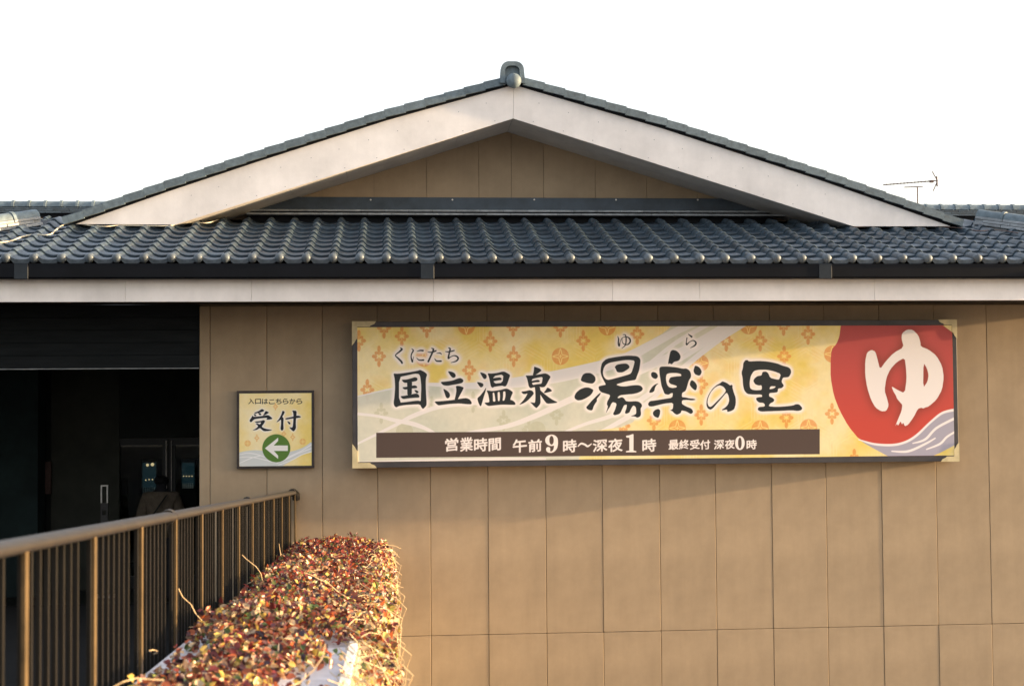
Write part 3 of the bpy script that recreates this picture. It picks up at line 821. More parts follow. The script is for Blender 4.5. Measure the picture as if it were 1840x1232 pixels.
INK = lin((38, 42, 44)); WHITE = lin((236, 228, 226))
def motifs(R, flowers, coins, amt=1.0, sc=1.0):
    mf = R.mask(); ml = R.mask()
    for cx, cy in flowers:
        for dx, dy, rx, ry in ((0, -13, 3.2, 6.5), (0, 13, 3.2, 6.5), (-8, 0, 5, 3.6), (8, 0, 5, 3.6), (-5, -6, 3, 3), (5, -6, 3, 3), (-5, 6, 3, 3), (5, 6, 3, 3), (0, -6, 3, 4), (0, 6, 3, 4)):
            R.fill(mf, [[(cx+sc*(dx+rx*math.cos(a*.63)), cy+sc*(dy+ry*math.sin(a*.63))) for a in range(10)]], smooth=0)
        for dx, dy in ((0, -1), (0, 1), (-1, 0), (1, 0)):
            R.stroke(ml, [(cx, cy, .5*sc), (cx+dx*6*sc, cy+dy*9*sc, .25)])
    for cx, cy in coins:
        r = 15.5*sc
        R.fill(mf, [[(cx+r*math.cos(a*.2618), cy+r*math.sin(a*.2618)) for a in range(24)]], smooth=0)
        for k in range(4):
            a0 = k*math.pi/2; p0 = (cx+r*.88*math.cos(a0), cy+r*.88*math.sin(a0)); p1 = (cx+r*.88*math.cos(a0+math.pi/2), cy+r*.88*math.sin(a0+math.pi/2))
            mm = (cx+r*.30*math.cos(a0+math.pi/4), cy+r*.30*math.sin(a0+math.pi/4))
            R.stroke(ml, [(p0[0], p0[1], .9*sc), (cx+(p0[0]-cx)*.6+(mm[0]-cx)*.45, cy+(p0[1]-cy)*.6+(mm[1]-cy)*.45, .8*sc), (mm[0], mm[1], .8*sc), (cx+(p1[0]-cx)*.6+(mm[0]-cx)*.45, cy+(p1[1]-cy)*.6+(mm[1]-cy)*.45, .8*sc), (p1[0], p1[1], .9*sc)])
        R.stroke(ml, [(cx-3*sc, cy, .7), (cx+3*sc, cy, .7)]); R.stroke(ml, [(cx, cy-3*sc, .7), (cx, cy+3*sc, .7)])
    mf = np.clip(mf, 0, 1)
    return mf*(.75+.35*vnoise(R.H, R.W, 9, 5, 2)), ml

# ================================================================== the long sign
YS = -.22
tl_, tr_ = U(633, 577, YS), U(1720, 575.3, YS); bl_, br_ = U(633.5, 839, YS), U(1721.5, 829.5, YS)
SX0, SX1 = (tl_.x+bl_.x)/2, (tr_.x+br_.x)/2; SZ1 = (tl_.z+tr_.z)/2; SZ0 = (bl_.z+br_.z)/2
fa, fb = U(642, 587, YS), U(1713, 827, YS)
FX0, FX1, FZ0, FZ1 = SX0+.052, SX1-.048, SZ0+.062, SZ1-.058
sign = empty('long_sign', ((SX0+SX1)/2, 0, SZ0))
tag(sign, 'long yellow bathhouse sign with black brush lettering and a red disc under the eaves', 'sign')
R = Raster(YS-.001, FX0, FX1, FZ0, FZ1, 2.4)
h, w = R.H, R.W
n1, n2, n3 = vnoise(h, w, 170, 1), vnoise(h, w, 60, 2), vnoise(h, w, 14, 3)
base = lerp(lin((240, 222, 172)), lin((232, 205, 108)), np.clip((n1-.33)*2.8, 0, 1))
base = base*(1-.35*np.clip((n2-.52)*4, 0, 1)[..., None])+np.array(lin((238, 198, 130)))*.35*np.clip((n2-.52)*4, 0, 1)[..., None]
R.img = base*(1+.10*(n3-.5))[..., None]
# faint tortoiseshell hexagons behind the motifs
hx = R.mask()
for i in range(-1, 17):
    for j in range(-1, 4):
        cx = 650+i*84+(42 if j % 2 else 0); cy = 590+j*75
        for rr in (46, 39, 33):
            P_ = [(cx+rr*math.cos(math.pi/6+k*math.pi/3), cy+rr*math.sin(math.pi/6+k*math.pi/3), .55) for k in range(7)]
            for a, b_ in zip(P_[:-1], P_[1:]): R.stroke(hx, [a, b_])
R.paint(hx*np.clip((n2-.30)*3, 0, 1), lin((248, 236, 190)), .34)
FL = [(681, 640), (767, 588), (881, 613), (923, 640), (1048, 612), (1007, 587), (722, 604), (965, 780), (1366, 612), (1409, 640), (1408, 584), (1260, 745), (1495, 743), (1305, 612), (1145, 600), (1260, 690), (1535, 825), (1120, 765), (645, 612), (690, 589), (922, 586), (1413, 750), (1175, 755), (660, 700), (843, 665), (1452, 600)]
CN = [(838, 586), (1007, 640), (762, 643), (1091, 587), (1217, 769), (1453, 768), (1496, 636), (1345, 585), (1258, 652), (1366, 770)]
mf, ml = motifs(R, FL, CN)
R.paint(mf, lin((222, 140, 66)), .78); R.paint(ml, lin((244, 218, 140)), .9)
# pale river sweeping up to the right
riv = R.fill(R.mask(), [[(620, 716), (642, 711), (700, 697), (760, 687), (830, 688), (880, 685), (985, 668), (1060, 652), (1115, 638), (1150, 621), (1200, 594), (1217, 570), (1366, 570), (1300, 610), (1250, 648), (1200, 694), (1160, 735), (1130, 765), (1060, 775), (1030, 850), (620, 850)]], smooth=1)
rg = lerp(lin((214, 211, 196)), lin((198, 201, 190)), np.clip((n1-.3)*2.5, 0, 1))*(1+.12*(n3-.5))[..., None]
a = np.clip(riv, 0, 1)[..., None]
R.img = R.img*(1-a)+(rg*.93+.07*R.img)*a
gm = R.mask()
for P_ in ([(640, 712, 1.5), (700, 698, 2.5), (760, 690, 3), (830, 693, 5), (900, 689, 9), (985, 679, 11), (1060, 663, 11), (1115, 648, 10), (1165, 622, 8), (1235, 584, 6)],
           [(640, 798, 1.8), (711, 763, 3), (742, 747, 4), (787, 731, 4), (840, 722, 6), (900, 722, 5)],
           [(640, 743, 2.5), (677, 747, 2.5), (711, 755, 3.5), (745, 762, 4), (772, 773, 3), (790, 785, 3)],
           [(800, 785, 2), (860, 774, 3), (912, 765, 4), (964, 746, 5), (1029, 716, 6), (1095, 690, 8), (1160, 660, 8), (1230, 628, 7), (1310, 580, 5)],
           [(1000, 782, 2), (1050, 762, 3), (1105, 744, 4), (1160, 712, 5), (1220, 668, 6), (1290, 612, 6), (1340, 582, 4)],
           [(1060, 785, 2), (1100, 765, 4), (1150, 735, 5), (1200, 695, 5)],
           [(1110, 640, 3), (1180, 612, 4), (1250, 582, 4)], [(1170, 650, 3), (1220, 612, 4), (1285, 576, 4)], [(1200, 660, 3), (1260, 622, 4), (1325, 580, 3)],
           [(640, 834, 5), (760, 830, 5), (900, 826, 4), (980, 824, 1.5)]):
    R.stroke(gm, P_)
R.paint(gm*np.clip(riv, 0, 1), lin((233, 226, 224)), .92)
fs, _ = motifs(R, [(850, 722), (905, 755), (950, 772), (1000, 745), (770, 720), (685, 742)], [(727, 775), (965, 772)], 1)
R.paint(fs*np.clip(riv, 0, 1)*(1-np.clip(gm, 0, 1)), lin((176, 174, 140)), .45)
# black lettering
ink = R.mask()
A_ = (700, 660, 12.267)
R.fill(ink, [[(88, 130), (180, 140), (400, 110), (620, 72), (672, 50), (760, 90), (832, 150), (800, 240), (798, 420), (805, 600), (818, 760), (812, 840), (740, 915), (710, 890), (668, 808), (500, 815), (330, 828), (200, 850), (150, 880), (105, 850), (88, 780), (108, 650), (122, 450), (115, 260), (95, 170)],
             [(208, 212), (400, 170), (560, 135), (640, 140), (672, 180), (690, 300), (700, 450), (692, 600), (688, 745), (640, 728), (560, 732), (400, 755), (208, 775)]], A_)
for P_ in ([(258, 270), (370, 265), (470, 240), (555, 212), (605, 225), (620, 265), (590, 298), (500, 315), (400, 335), (320, 338)], [(385, 310), (498, 300), (492, 450), (490, 600), (392, 620), (390, 450)],
           [(282, 435), (390, 425), (500, 400), (560, 392), (605, 415), (610, 445), (580, 456), (480, 460), (390, 480), (335, 485), (300, 465)],
           [(238, 632), (330, 622), (450, 598), (580, 570), (620, 580), (655, 620), (655, 662), (560, 665), (400, 680), (300, 695), (265, 670)], [(540, 492), (600, 502), (640, 530), (632, 560), (590, 568)],
           [(1278, 78), (1380, 95), (1440, 130), (1462, 180), (1440, 220), (1395, 228), (1350, 190)], [(1120, 318), (1250, 308), (1400, 285), (1500, 242), (1560, 230), (1610, 255), (1632, 295), (1600, 340), (1500, 365), (1400, 380), (1280, 402), (1190, 392), (1150, 360)],
           [(1178, 460), (1260, 505), (1320, 560), (1335, 620), (1315, 665), (1275, 682), (1240, 650), (1215, 570)], [(1460, 402), (1550, 408), (1640, 440), (1600, 520), (1550, 610), (1500, 710), (1430, 720), (1460, 600), (1475, 500)],
           [(982, 748), (1150, 740), (1400, 715), (1600, 680), (1700, 672), (1770, 705), (1812, 770), (1805, 810), (1700, 808), (1550, 790), (1350, 800), (1180, 820), (1080, 835), (1030, 800)]):
    R.fill(ink, [P_], A_)
B_ = (850, 660, 11.5)
for P_ in ([(138, 95), (220, 115), (275, 150), (285, 190), (268, 232), (225, 240), (190, 190)], [(75, 298), (150, 308), (205, 330), (218, 365), (195, 400), (155, 412), (120, 370)],
           [(272, 405), (262, 480), (220, 610), (190, 720), (165, 800), (140, 790), (100, 700), (88, 630), (150, 580), (220, 490)],
           [(405, 222), (500, 208), (560, 203), (592, 230), (588, 256), (500, 268), (420, 284)],
           [(1262, -22), (1300, -8), (1380, 20), (1420, 60), (1360, 105), (1300, 150), (1230, 165), (1255, 80)], [(1200, 282), (1290, 262), (1350, 255), (1385, 280), (1370, 300), (1280, 305), (1210, 320)],
           [(1275, 395), (1385, 395), (1390, 500), (1392, 600), (1395, 740), (1350, 800), (1310, 840), (1270, 810), (1215, 750), (1178, 712), (1240, 725), (1282, 730), (1290, 600), (1285, 480)],
           [(990, 498), (1080, 488), (1170, 465), (1225, 480), (1262, 535), (1200, 610), (1120, 690), (1040, 740), (945, 775), (1020, 700), (1090, 610), (1130, 530), (1080, 550), (1030, 545)],
           [(1535, 410), (1590, 435), (1640, 485), (1560, 510), (1470, 530), (1460, 520), (1500, 470)], [(1375, 440), (1400, 480), (1470, 540), (1560, 610), (1650, 670), (1760, 722), (1650, 740), (1525, 748), (1470, 680), (1410, 590), (1380, 540)]):
    R.fill(ink, [P_], B_)
R.fill(ink, [[(298, 118), (380, 125), (500, 112), (630, 78), (700, 110), (770, 155), (740, 240), (710, 330), (680, 385), (640, 392), (610, 375), (520, 385), (430, 400), (408, 420), (370, 395), (350, 300), (330, 200)], [(415, 180), (628, 138), (610, 315), (435, 335)]], B_)
R.fill(ink, [[(275, 470), (400, 488), (560, 465), (690, 430), (760, 460), (828, 510), (790, 590), (765, 665), (820, 680), (868, 720), (880, 770), (780, 770), (600, 765), (450, 780), (320, 795), (265, 765), (232, 725), (340, 720), (330, 640), (310, 540)],
             [(405, 525), (435, 515), (452, 600), (465, 700), (412, 705), (410, 600)], [(508, 508), (550, 498), (558, 600), (548, 690), (515, 695), (510, 600)], [(622, 495), (668, 492), (672, 580), (650, 680), (608, 688), (620, 600)]], B_)
R.fill(ink, [[(1080, 165), (1200, 165), (1350, 145), (1490, 118), (1550, 140), (1605, 190), (1560, 270), (1520, 350), (1480, 400), (1430, 410), (1380, 400), (1240, 410), (1190, 430), (1150, 390), (1130, 280), (1110, 210)], [(1210, 240), (1320, 212), (1440, 192), (1430, 280), (1415, 335), (1320, 345), (1225, 365)]], B_)
C_ = (1020, 630, 9.853)
for P_ in ([(245, 470), (270, 420), (320, 392), (400, 392), (450, 420), (490, 465), (495, 520), (470, 560), (435, 582), (350, 572), (270, 548), (230, 525)],
           [(120, 800), (150, 740), (220, 680), (310, 648), (380, 650), (460, 690), (440, 740), (400, 790), (320, 840), (250, 870), (180, 880), (125, 845)],
           [(590, 735), (575, 775), (545, 815), (515, 850), (520, 890), (490, 930), (460, 980), (440, 1050), (400, 1055), (350, 1035), (325, 1000), (370, 950), (420, 890), (480, 830), (540, 770)],
           [(830, 290), (870, 245), (960, 228), (1040, 225), (1085, 255), (1098, 295), (1060, 330), (980, 380), (910, 385), (870, 370), (850, 315)]):
    R.fill(ink, [P_], C_)
R.fill(ink, [[(690, 140), (850, 110), (1000, 90), (1100, 85), (1230, 95), (1275, 130), (1290, 170), (1280, 260), (1265, 350), (1230, 440), (1205, 515), (1100, 530), (1000, 550), (870, 590), (870, 605), (940, 628), (1020, 630), (1150, 610), (1240, 605), (1300, 620), (1335, 670), (1310, 710), (1240, 745), (1150, 765), (1050, 772), (930, 785), (880, 825), (900, 840), (960, 818), (1000, 840), (1030, 890), (1100, 898), (1200, 890), (1260, 900), (1310, 940), (1318, 980), (1290, 1020), (1300, 1120), (1285, 1160), (1235, 1185), (1190, 1160), (1110, 1158), (1200, 1125), (1215, 1100), (1210, 1000), (1170, 965), (1145, 985), (1110, 1050), (1095, 1090), (1040, 1115), (1010, 1100), (1040, 1020), (1050, 950), (1000, 960), (970, 1020), (940, 1090), (910, 1120), (830, 1142), (800, 1120), (840, 1040), (870, 930), (800, 905), (770, 940), (750, 990), (715, 1040), (675, 1110), (700, 1030), (715, 980), (693, 950), (700, 900), (735, 840), (755, 780), (650, 750), (590, 730), (555, 690), (545, 630), (620, 610), (680, 600), (640, 530), (600, 450), (582, 370), (590, 280), (610, 210)],
             [(1100, 162), (1188, 175), (1170, 270), (1125, 400), (1060, 425), (900, 470), (730, 515), (680, 505), (640, 460), (622, 390), (635, 310), (670, 250), (740, 212), (850, 190), (1000, 165)]], C_, 1)
D_ = (1150, 620, 9.128)
for P_ in ([(500, 100), (535, 75), (600, 90), (650, 140), (668, 190), (650, 240), (610, 262), (560, 270), (520, 315), (490, 295), (458, 312), (470, 240), (485, 160)],
           [(180, 460), (210, 435), (265, 450), (295, 495), (285, 535), (255, 553), (215, 540), (185, 510)], [(310, 620), (265, 660), (245, 700), (235, 750), (200, 775), (150, 780), (160, 740), (200, 680), (250, 640)],
           [(900, 332), (950, 345), (990, 380), (1015, 435), (990, 490), (960, 500), (900, 475), (875, 420)], [(850, 568), (900, 600), (938, 660), (925, 730), (900, 740), (850, 700), (815, 650), (825, 600)],
           [(210, 1100), (245, 1060), (300, 1040), (332, 1065), (328, 1130), (300, 1195), (240, 1170), (215, 1140)]):
    R.fill(ink, [P_], D_)
R.fill(ink, [[(315, 380), (340, 350), (450, 347), (600, 362), (700, 385), (760, 380), (810, 410), (835, 460), (838, 520), (800, 580), (780, 650), (760, 720), (740, 755), (690, 780), (685, 850), (750, 855), (810, 870), (880, 875), (920, 892), (850, 905), (780, 895), (690, 900), (685, 960), (750, 1000), (850, 1040), (875, 1095), (835, 1130), (760, 1085), (680, 1065), (670, 1110), (605, 1142), (555, 1110), (530, 1080), (490, 1068), (540, 1045), (545, 940), (400, 955), (300, 980), (200, 1005), (150, 1000), (128, 965), (160, 915), (250, 905), (400, 880), (530, 860), (540, 780), (500, 790), (470, 812), (405, 800), (380, 740), (350, 660), (335, 560), (320, 460)],
             [(440, 470), (500, 455), (600, 455), (670, 470), (680, 505), (600, 510), (500, 525), (480, 560), (470, 600), (500, 635), (570, 655), (605, 670), (600, 690), (540, 702), (480, 690), (445, 650), (428, 580), (425, 520)]], D_, 1)
R.fill(ink, [[(1350, 590), (1420, 615), (1480, 660), (1500, 645), (1520, 660), (1515, 690), (1540, 780), (1570, 860), (1572, 960), (1545, 1050), (1490, 1080), (1430, 1095), (1430, 1050), (1350, 1068), (1340, 1055), (1400, 1020), (1445, 970), (1465, 900), (1450, 820), (1420, 770), (1330, 880), (1250, 970), (1200, 1030), (1155, 1058), (1110, 1035), (1088, 980), (1095, 890), (1130, 800), (1190, 710), (1260, 650), (1320, 620)],
             [(1310, 655), (1370, 680), (1415, 745), (1350, 830), (1270, 910), (1200, 980), (1160, 1012), (1125, 1000), (1105, 940), (1115, 870), (1160, 770), (1220, 700), (1270, 668)]], D_, 1)
E_z = (1260, 640, 9.2)
R.fill(ink, [[(730, 62), (770, 62), (790, 85), (950, 75), (1100, 85), (1250, 115), (1350, 155), (1440, 178), (1480, 215), (1488, 270), (1450, 340), (1400, 348), (1350, 350), (1325, 420), (1370, 485), (1330, 525), (1270, 530), (1265, 590), (1210, 600), (1125, 605), (1120, 660), (1180, 685), (1210, 715), (1195, 750), (1140, 775), (1110, 825), (1250, 835), (1400, 825), (1520, 810), (1560, 790), (1620, 790), (1672, 850), (1660, 885), (1600, 902), (1500, 890), (1300, 900), (1100, 908), (980, 912), (930, 880), (950, 835), (1050, 828), (1050, 790), (1020, 765), (960, 765), (912, 725), (908, 685), (960, 672), (1010, 668), (1000, 628), (850, 630), (760, 620), (710, 560), (690, 470), (685, 360), (665, 270), (690, 190), (695, 110)],
             [(870, 240), (960, 220), (1080, 220), (1200, 245), (1318, 290), (1290, 385), (1240, 380), (1140, 355), (1110, 280), (1070, 248), (1010, 258), (1000, 315), (930, 325), (880, 365), (860, 405), (890, 460), (950, 482), (1000, 475), (1003, 555), (900, 560), (840, 550), (805, 520), (800, 420), (820, 320)], [(1145, 492), (1240, 495), (1200, 530), (1125, 545)]], E_z, 1)
G_ = (700, 590, 13.143)
for P_ in ([(255, 455, 8), (290, 490, 22), (230, 550, 18), (140, 632, 12), (200, 700, 18), (270, 770, 22), (295, 812, 22)],
           [(525, 480, 8), (560, 520, 16), (520, 600, 14), (510, 680, 14), (538, 780, 22)], [(545, 770, 9), (570, 660, 4)], [(645, 540, 5), (720, 518, 16), (790, 522, 20)], [(640, 695, 6), (700, 745, 14), (800, 745, 20)],
           [(905, 555, 8), (1000, 560, 16), (1095, 525, 16)], [(990, 465, 8), (1035, 490, 20), (1010, 570, 20), (960, 680, 20), (915, 780, 22)], [(1110, 585, 5), (1190, 580, 14), (1225, 605, 10)], [(1065, 710, 6), (1110, 765, 16), (1215, 770, 20)],
           [(1320, 545, 8), (1400, 550, 14), (1525, 520, 14)], [(1390, 455, 8), (1430, 480, 18), (1410, 580, 18), (1390, 700, 20), (1440, 670, 10), (1520, 640, 12), (1590, 660, 18), (1620, 710, 20), (1570, 770, 16), (1450, 805, 6)]):
    R.stroke(ink, P_, G_)
H_z = (1090, 590, 10.22)
for P_ in ([(205, 145, 5), (220, 200, 12), (215, 270, 12), (232, 318, 14), (250, 240, 5), (290, 170, 5), (370, 155, 8), (425, 190, 14), (430, 250, 14), (380, 295, 10), (310, 280, 7), (285, 230, 5), (285, 180, 5)], [(300, 115, 5), (345, 120, 9), (358, 200, 12), (345, 300, 10), (280, 365, 4)],
           [(1500, 105, 6), (1560, 150, 18)], [(1475, 175, 10), (1465, 240, 8), (1470, 295, 14), (1520, 250, 7), (1590, 220, 9), (1640, 260, 15), (1620, 310, 14), (1540, 355, 5)]):
    R.stroke(ink, P_, H_z)
ink = np.clip(ink, 0, 1)
R.paint(np.clip(blur(halo(ink, 8, 9.0), 4), 0, 1), lin((244, 234, 230)), .95)
# small colophon band
band = R.fill(R.mask(), [[(676, 777), (1473, 770.5), (1473, 815.5), (676, 822)]], smooth=0)
ink2 = ink*(1-np.clip(band, 0, 1))
R.paint(ink2, INK)
R.paint(band, lin((82, 67, 61)))
wh = R.mask()
z2, z3, z4 = (790, 770, 8.762), (970, 770, 8.364), (1180, 770, 9.2)
for ch, bx in (('営', (85, 295, 140, 360)), ('業', (320, 525, 130, 360)), ('時', (540, 755, 140, 355)), ('間', (770, 965, 135, 355)), ('午', (1150, 1375, 165, 375)), ('前', (1395, 1610, 160, 370))): draw_glyph(R, wh, ch, bx, z2, .62)
for ch, bx in (('時', (348, 555, 155, 355)), ('深', (795, 1015, 158, 350)), ('夜', (1025, 1245, 145, 350)), ('時', (1540, 1750, 145, 345))): draw_glyph(R, wh, ch, bx, z3, .62)
for ch, bx in (('最', (195, 365, 175, 348)), ('終', (370, 535, 175, 340)), ('受', (548, 712, 175, 345)), ('付', (715, 885, 180, 345)), ('深', (945, 1115, 180, 342)), ('夜', (1125, 1290, 175, 338)), ('時', (1485, 1655, 175, 340))): draw_glyph(R, wh, ch, bx, z4, .45)
R.stroke(wh, [(575, 262, 8), (620, 222, 14), (675, 235, 15), (720, 262, 14), (775, 225, 7)], z3)
def ell(cx, cy, rx, ry, n=28): return [(cx+rx*math.cos(2*math.pi*i/n), cy+ry*math.sin(2*math.pi*i/n)) for i in range(n)]
R.fill(wh, [ell(1375, 234, 80, 116), ell(1375, 234, 30, 92)], z4)
R.fill(wh, [[(1295, 105), (1340, 98), (1395, 78), (1408, 82), (1408, 325), (1450, 335), (1450, 352), (1295, 352), (1295, 335), (1345, 325), (1345, 135), (1300, 130)]], z3, 0)
R.fill(wh, [ell(176, 172, 96, 86), ell(176, 172, 33, 66)], z3)
R.fill(wh, [[(215, 130), (272, 170), (274, 230), (262, 290), (230, 335), (185, 360), (130, 360), (98, 335), (92, 300), (108, 275), (135, 270), (155, 285), (158, 312), (150, 335), (180, 340), (205, 310), (214, 260), (215, 200)]], z3, 1)
R.paint(wh, lin((240, 230, 226)))
# red disc, wave, white character
F_ = (1490, 580, 4.929)
disc = R.fill(R.mask(), [[(108, -20), (98, 60), (90, 120), (65, 185), (20, 235), (12, 340), (12, 480), (40, 640), (90, 770), (170, 915), (270, 1035), (400, 1070), (560, 1075), (660, 1060), (760, 1000), (880, 890), (1000, 790), (1150, 750), (1160, -20)]], F_)
dcol = lerp(lin((196, 72, 60)), lin((180, 76, 74)), np.clip(1.2-np.arange(h)[:, None]/h*1.6+0*n1, 0, 1))
a = np.clip(disc, 0, 1)[..., None]; R.img = R.img*(1-a)+dcol*a
yu = R.fill(R.mask(), [[(645, 90), (690, 58), (740, 60), (790, 110), (808, 170), (810, 208), (880, 235), (950, 290), (1000, 380), (1015, 480), (1000, 590), (950, 680), (880, 740), (850, 748), (835, 757), (815, 750), (785, 760), (750, 830), (700, 900), (670, 915), (655, 880), (645, 900), (632, 868), (610, 910), (600, 890), (583, 918), (610, 850), (640, 780), (648, 725), (630, 705), (600, 670), (590, 640), (570, 610), (550, 558), (600, 590), (668, 622), (685, 500), (680, 400), (668, 308), (600, 345), (540, 410), (505, 490), (490, 600), (510, 660), (528, 730), (505, 780), (460, 782), (410, 750), (370, 680), (335, 570), (318, 460), (318, 340), (335, 260), (375, 237), (410, 255), (430, 330), (450, 410), (500, 340), (570, 265), (660, 215), (640, 140)],
                     [(835, 352), (865, 400), (880, 460), (870, 520), (832, 575)]], F_)
yu = np.clip(yu, 0, 1)
R.paint(blur(yu, 26)*2.0*np.clip(disc, 0, 1), lin((120, 56, 46)), .62)
R.paint(yu, WHITE)
wv = R.fill(R.mask(), [[(262, 1030), (400, 1080), (600, 1080), (700, 1050), (800, 985), (900, 885), (1000, 800), (1150, 755), (1150, 1060), (1000, 1140), (900, 1185), (740, 1215), (560, 1200), (430, 1130), (320, 1070)]], F_)
R.paint(wv, lin((166, 162, 178)))
wl_ = R.mask()
for P_ in ([(262, 1032, 5), (400, 1072, 10), (560, 1080, 11), (680, 1052, 11), (780, 990, 11), (890, 885, 10), (1000, 798, 11), (1115, 768, 12)], [(740, 1065, 5), (850, 1030, 11), (950, 930, 11), (1115, 842, 12)], [(555, 1135, 6), (700, 1135, 11), (850, 1070, 10), (938, 1020, 6)], [(862, 1118, 6), (980, 1070, 10), (1040, 1010, 10), (1115, 962, 9)]):
    R.stroke(wl_, P_, F_)
R.paint(wl_, lin((236, 228, 228)))
fx_ = sign
sm = print_mat('printed_sign_face', R.image('sign_print'))
panel('sign_face', YS-.001, FX0, FX1, FZ0, FZ1, sm, sign)
for nm, a in (('frame_bar', (SX0, SX1, YS, -.01, FZ1+.001, SZ1)), ('frame_bar', (SX0, SX1, YS, -.01, SZ0, FZ0-.001)), ('frame_bar', (SX0, FX0-.001, YS, -.01, FZ0, FZ1)), ('frame_bar', (FX1+.001, SX1, YS, -.01, FZ0, FZ1))):
    MB().cbox(*a, .003).build(nm, M['sign_frame'], sign)
MB().box(FX0, FX1, YS+.01, -.012, FZ0, FZ1).build('sign_box', M['sign_frame'], sign)
cl, cw = .25, .056
for sx, cx in ((1, SX0), (-1, SX1)):
    for sz, cz in ((1, SZ0), (-1, SZ1)):
        L1 = cl*.82 if cx == SX1 else cl
        o_ = [(0, 0), (L1, 0), (L1-.02, .5*cw), (L1-.055, cw*.75), (L1-.07, cw), (cw, cw), (cw, L1-.075), (cw*.75, L1-.06), (cw*.45, L1-.03), (0, L1)]
        P_ = [(cx+sx*(x-.003), cz+sz*(z-.003)) for x, z in o_]
        MB().prism(P_, YS-.009, YS-.0012).build('corner_fitting', M['cream'], sign)

# ================================================================== the small square sign
YQ = -.05
q0, q1 = U(425.5, 702, YQ), U(564.5, 840, YQ)
small = empty('reception_sign', ((q0.x+q1.x)/2, 0, q1.z))
tag(small, 'small square reception sign with green arrow disc left of the long sign', 'sign')
a0, a1 = U(430, 706.7, YQ), U(560, 836, YQ)
S = Raster(YQ-.001, a0.x, a1.x, a1.z, a0.z, 4.0)
h, w = S.H, S.W
k1, k2 = vnoise(h, w, 160, 21), vnoise(h, w, 12, 22)
gx = np.linspace(0, 1, w)[None, :]+0*k1
S.img = lerp(lin((246, 230, 186)), lin((240, 212, 122)), np.clip((k1-.35)*1.6+np.clip(gx-.72, 0, 1)*2.2, 0, 1))*(1+.08*(k2-.5))[..., None]
mf, ml = motifs(S, [(461.5, 786.5), (495, 730), (526, 785), (510, 779)], [(445, 796), (544, 793)], sc=.36)
S.paint(mf, lin((232, 168, 92)), .75); S.paint(ml, lin((246, 222, 150)), .7)
zs = (420, 695, 8.213)
rv = S.fill(S.mask(), [[(60, 970), (160, 945), (300, 930), (420, 935), (600, 990), (800, 960), (930, 930), (1050, 880), (1160, 795), (1160, 950), (1050, 985), (930, 1030), (850, 1090), (740, 1150), (700, 1200), (60, 1200)]], zs)
S.paint(rv, lin((208, 212, 214)), .95)
wm = S.mask()
for P_ in ([(70, 1000, 3), (200, 975, 6), (330, 990, 7), (450, 1030, 6)], [(70, 1130, 3), (180, 1080, 6), (280, 1040, 7), (400, 1010, 6)], [(70, 1040, 4), (220, 1030, 5), (400, 1060, 6), (600, 1110, 5)], [(640, 1120, 5), (800, 1050, 8), (950, 980, 8), (1160, 900, 8)], [(700, 1090, 4), (850, 1010, 6), (1000, 940, 7), (1160, 840, 7)], [(660, 1150, 4), (860, 1075, 6), (1000, 1000, 6), (1160, 950, 6)]):
    S.stroke(wm, P_, zs)
S.paint(wm, lin((240, 238, 238)), .9)
ik = S.mask()
for P_ in ([(300, 380), (370, 355), (415, 320), (455, 345), (430, 365), (350, 385), (310, 395)], [(292, 395), (330, 408), (332, 430), (305, 427)], [(358, 375), (405, 390), (405, 415), (375, 414)], [(470, 350), (525, 375), (480, 405), (430, 425), (445, 400)],
           [(232, 490), (262, 450), (275, 420), (295, 440), (400, 430), (500, 412), (530, 425), (578, 468), (520, 482), (478, 480), (500, 452), (400, 460), (310, 472), (280, 495), (262, 518), (240, 515)],
           [(300, 512), (400, 500), (440, 486), (465, 500), (445, 540), (410, 582), (440, 605), (500, 622), (575, 630), (520, 648), (450, 652), (420, 635), (385, 602), (340, 632), (268, 642), (330, 610), (362, 578), (335, 550), (318, 538), (350, 535), (385, 555), (408, 518), (340, 530)],
           [(720, 345), (755, 365), (740, 400), (715, 440), (738, 460), (732, 550), (738, 620), (712, 648), (688, 620), (698, 550), (698, 475), (660, 508), (625, 522), (670, 470), (705, 400)],
           [(755, 462), (850, 442), (945, 420), (985, 430), (992, 448), (920, 460), (850, 466), (770, 482)], [(860, 345), (930, 350), (925, 430), (915, 520), (920, 610), (885, 658), (850, 632), (815, 590), (868, 600), (878, 520), (882, 420), (875, 370)], [(785, 500), (832, 520), (840, 545), (815, 552)]):
    S.fill(ik, [P_], zs)
for i, ch in enumerate('入口はこちらから'):
    x0 = 213+i*101.5; draw_glyph(S, ik, ch, (x0, x0+88, 172 if ch not in 'こ' else 182, 252), zs, .22, -.06)
ik = np.clip(ik, 0, 1)
big = ik.copy(); big[:int(h*.19)] = 0
S.paint(halo(big, 9, 2.4), lin((246, 240, 240)), .9); S.paint(ik, lin((28, 32, 38)))
S.paint(S.fill(S.mask(), [ell(628, 903, 207, 207, 48)], zs), lin((88, 124, 52)))
S.paint(S.fill(S.mask(), [[(460, 903), (655, 745), (655, 795), (590, 862), (798, 862), (798, 942), (592, 942), (655, 1010), (655, 1060)]], zs, 0), lin((238, 234, 230)))
panel('sign_face', YQ-.001, a0.x, a1.x, a1.z, a0.z, print_mat('printed_small_sign', S.image('small_sign_print')), small)
for a in ((q0.x, q1.x, YQ-.006, -.003, a0.z+.001, q0.z), (q0.x, q1.x, YQ-.006, -.003, q1.z, a1.z-.001), (q0.x, a0.x-.001, YQ-.006, -.003, a1.z, a0.z), (a1.x+.001, q1.x, YQ-.006, -.003, a1.z, a0.z)):
    MB().cbox(*a, .002).build('frame_bar', M['wood_frame'], small)
MB().box(a0.x, a1.x, YQ+.005, -.004, a1.z, a0.z).build('back_board', M['wood_frame'], small)

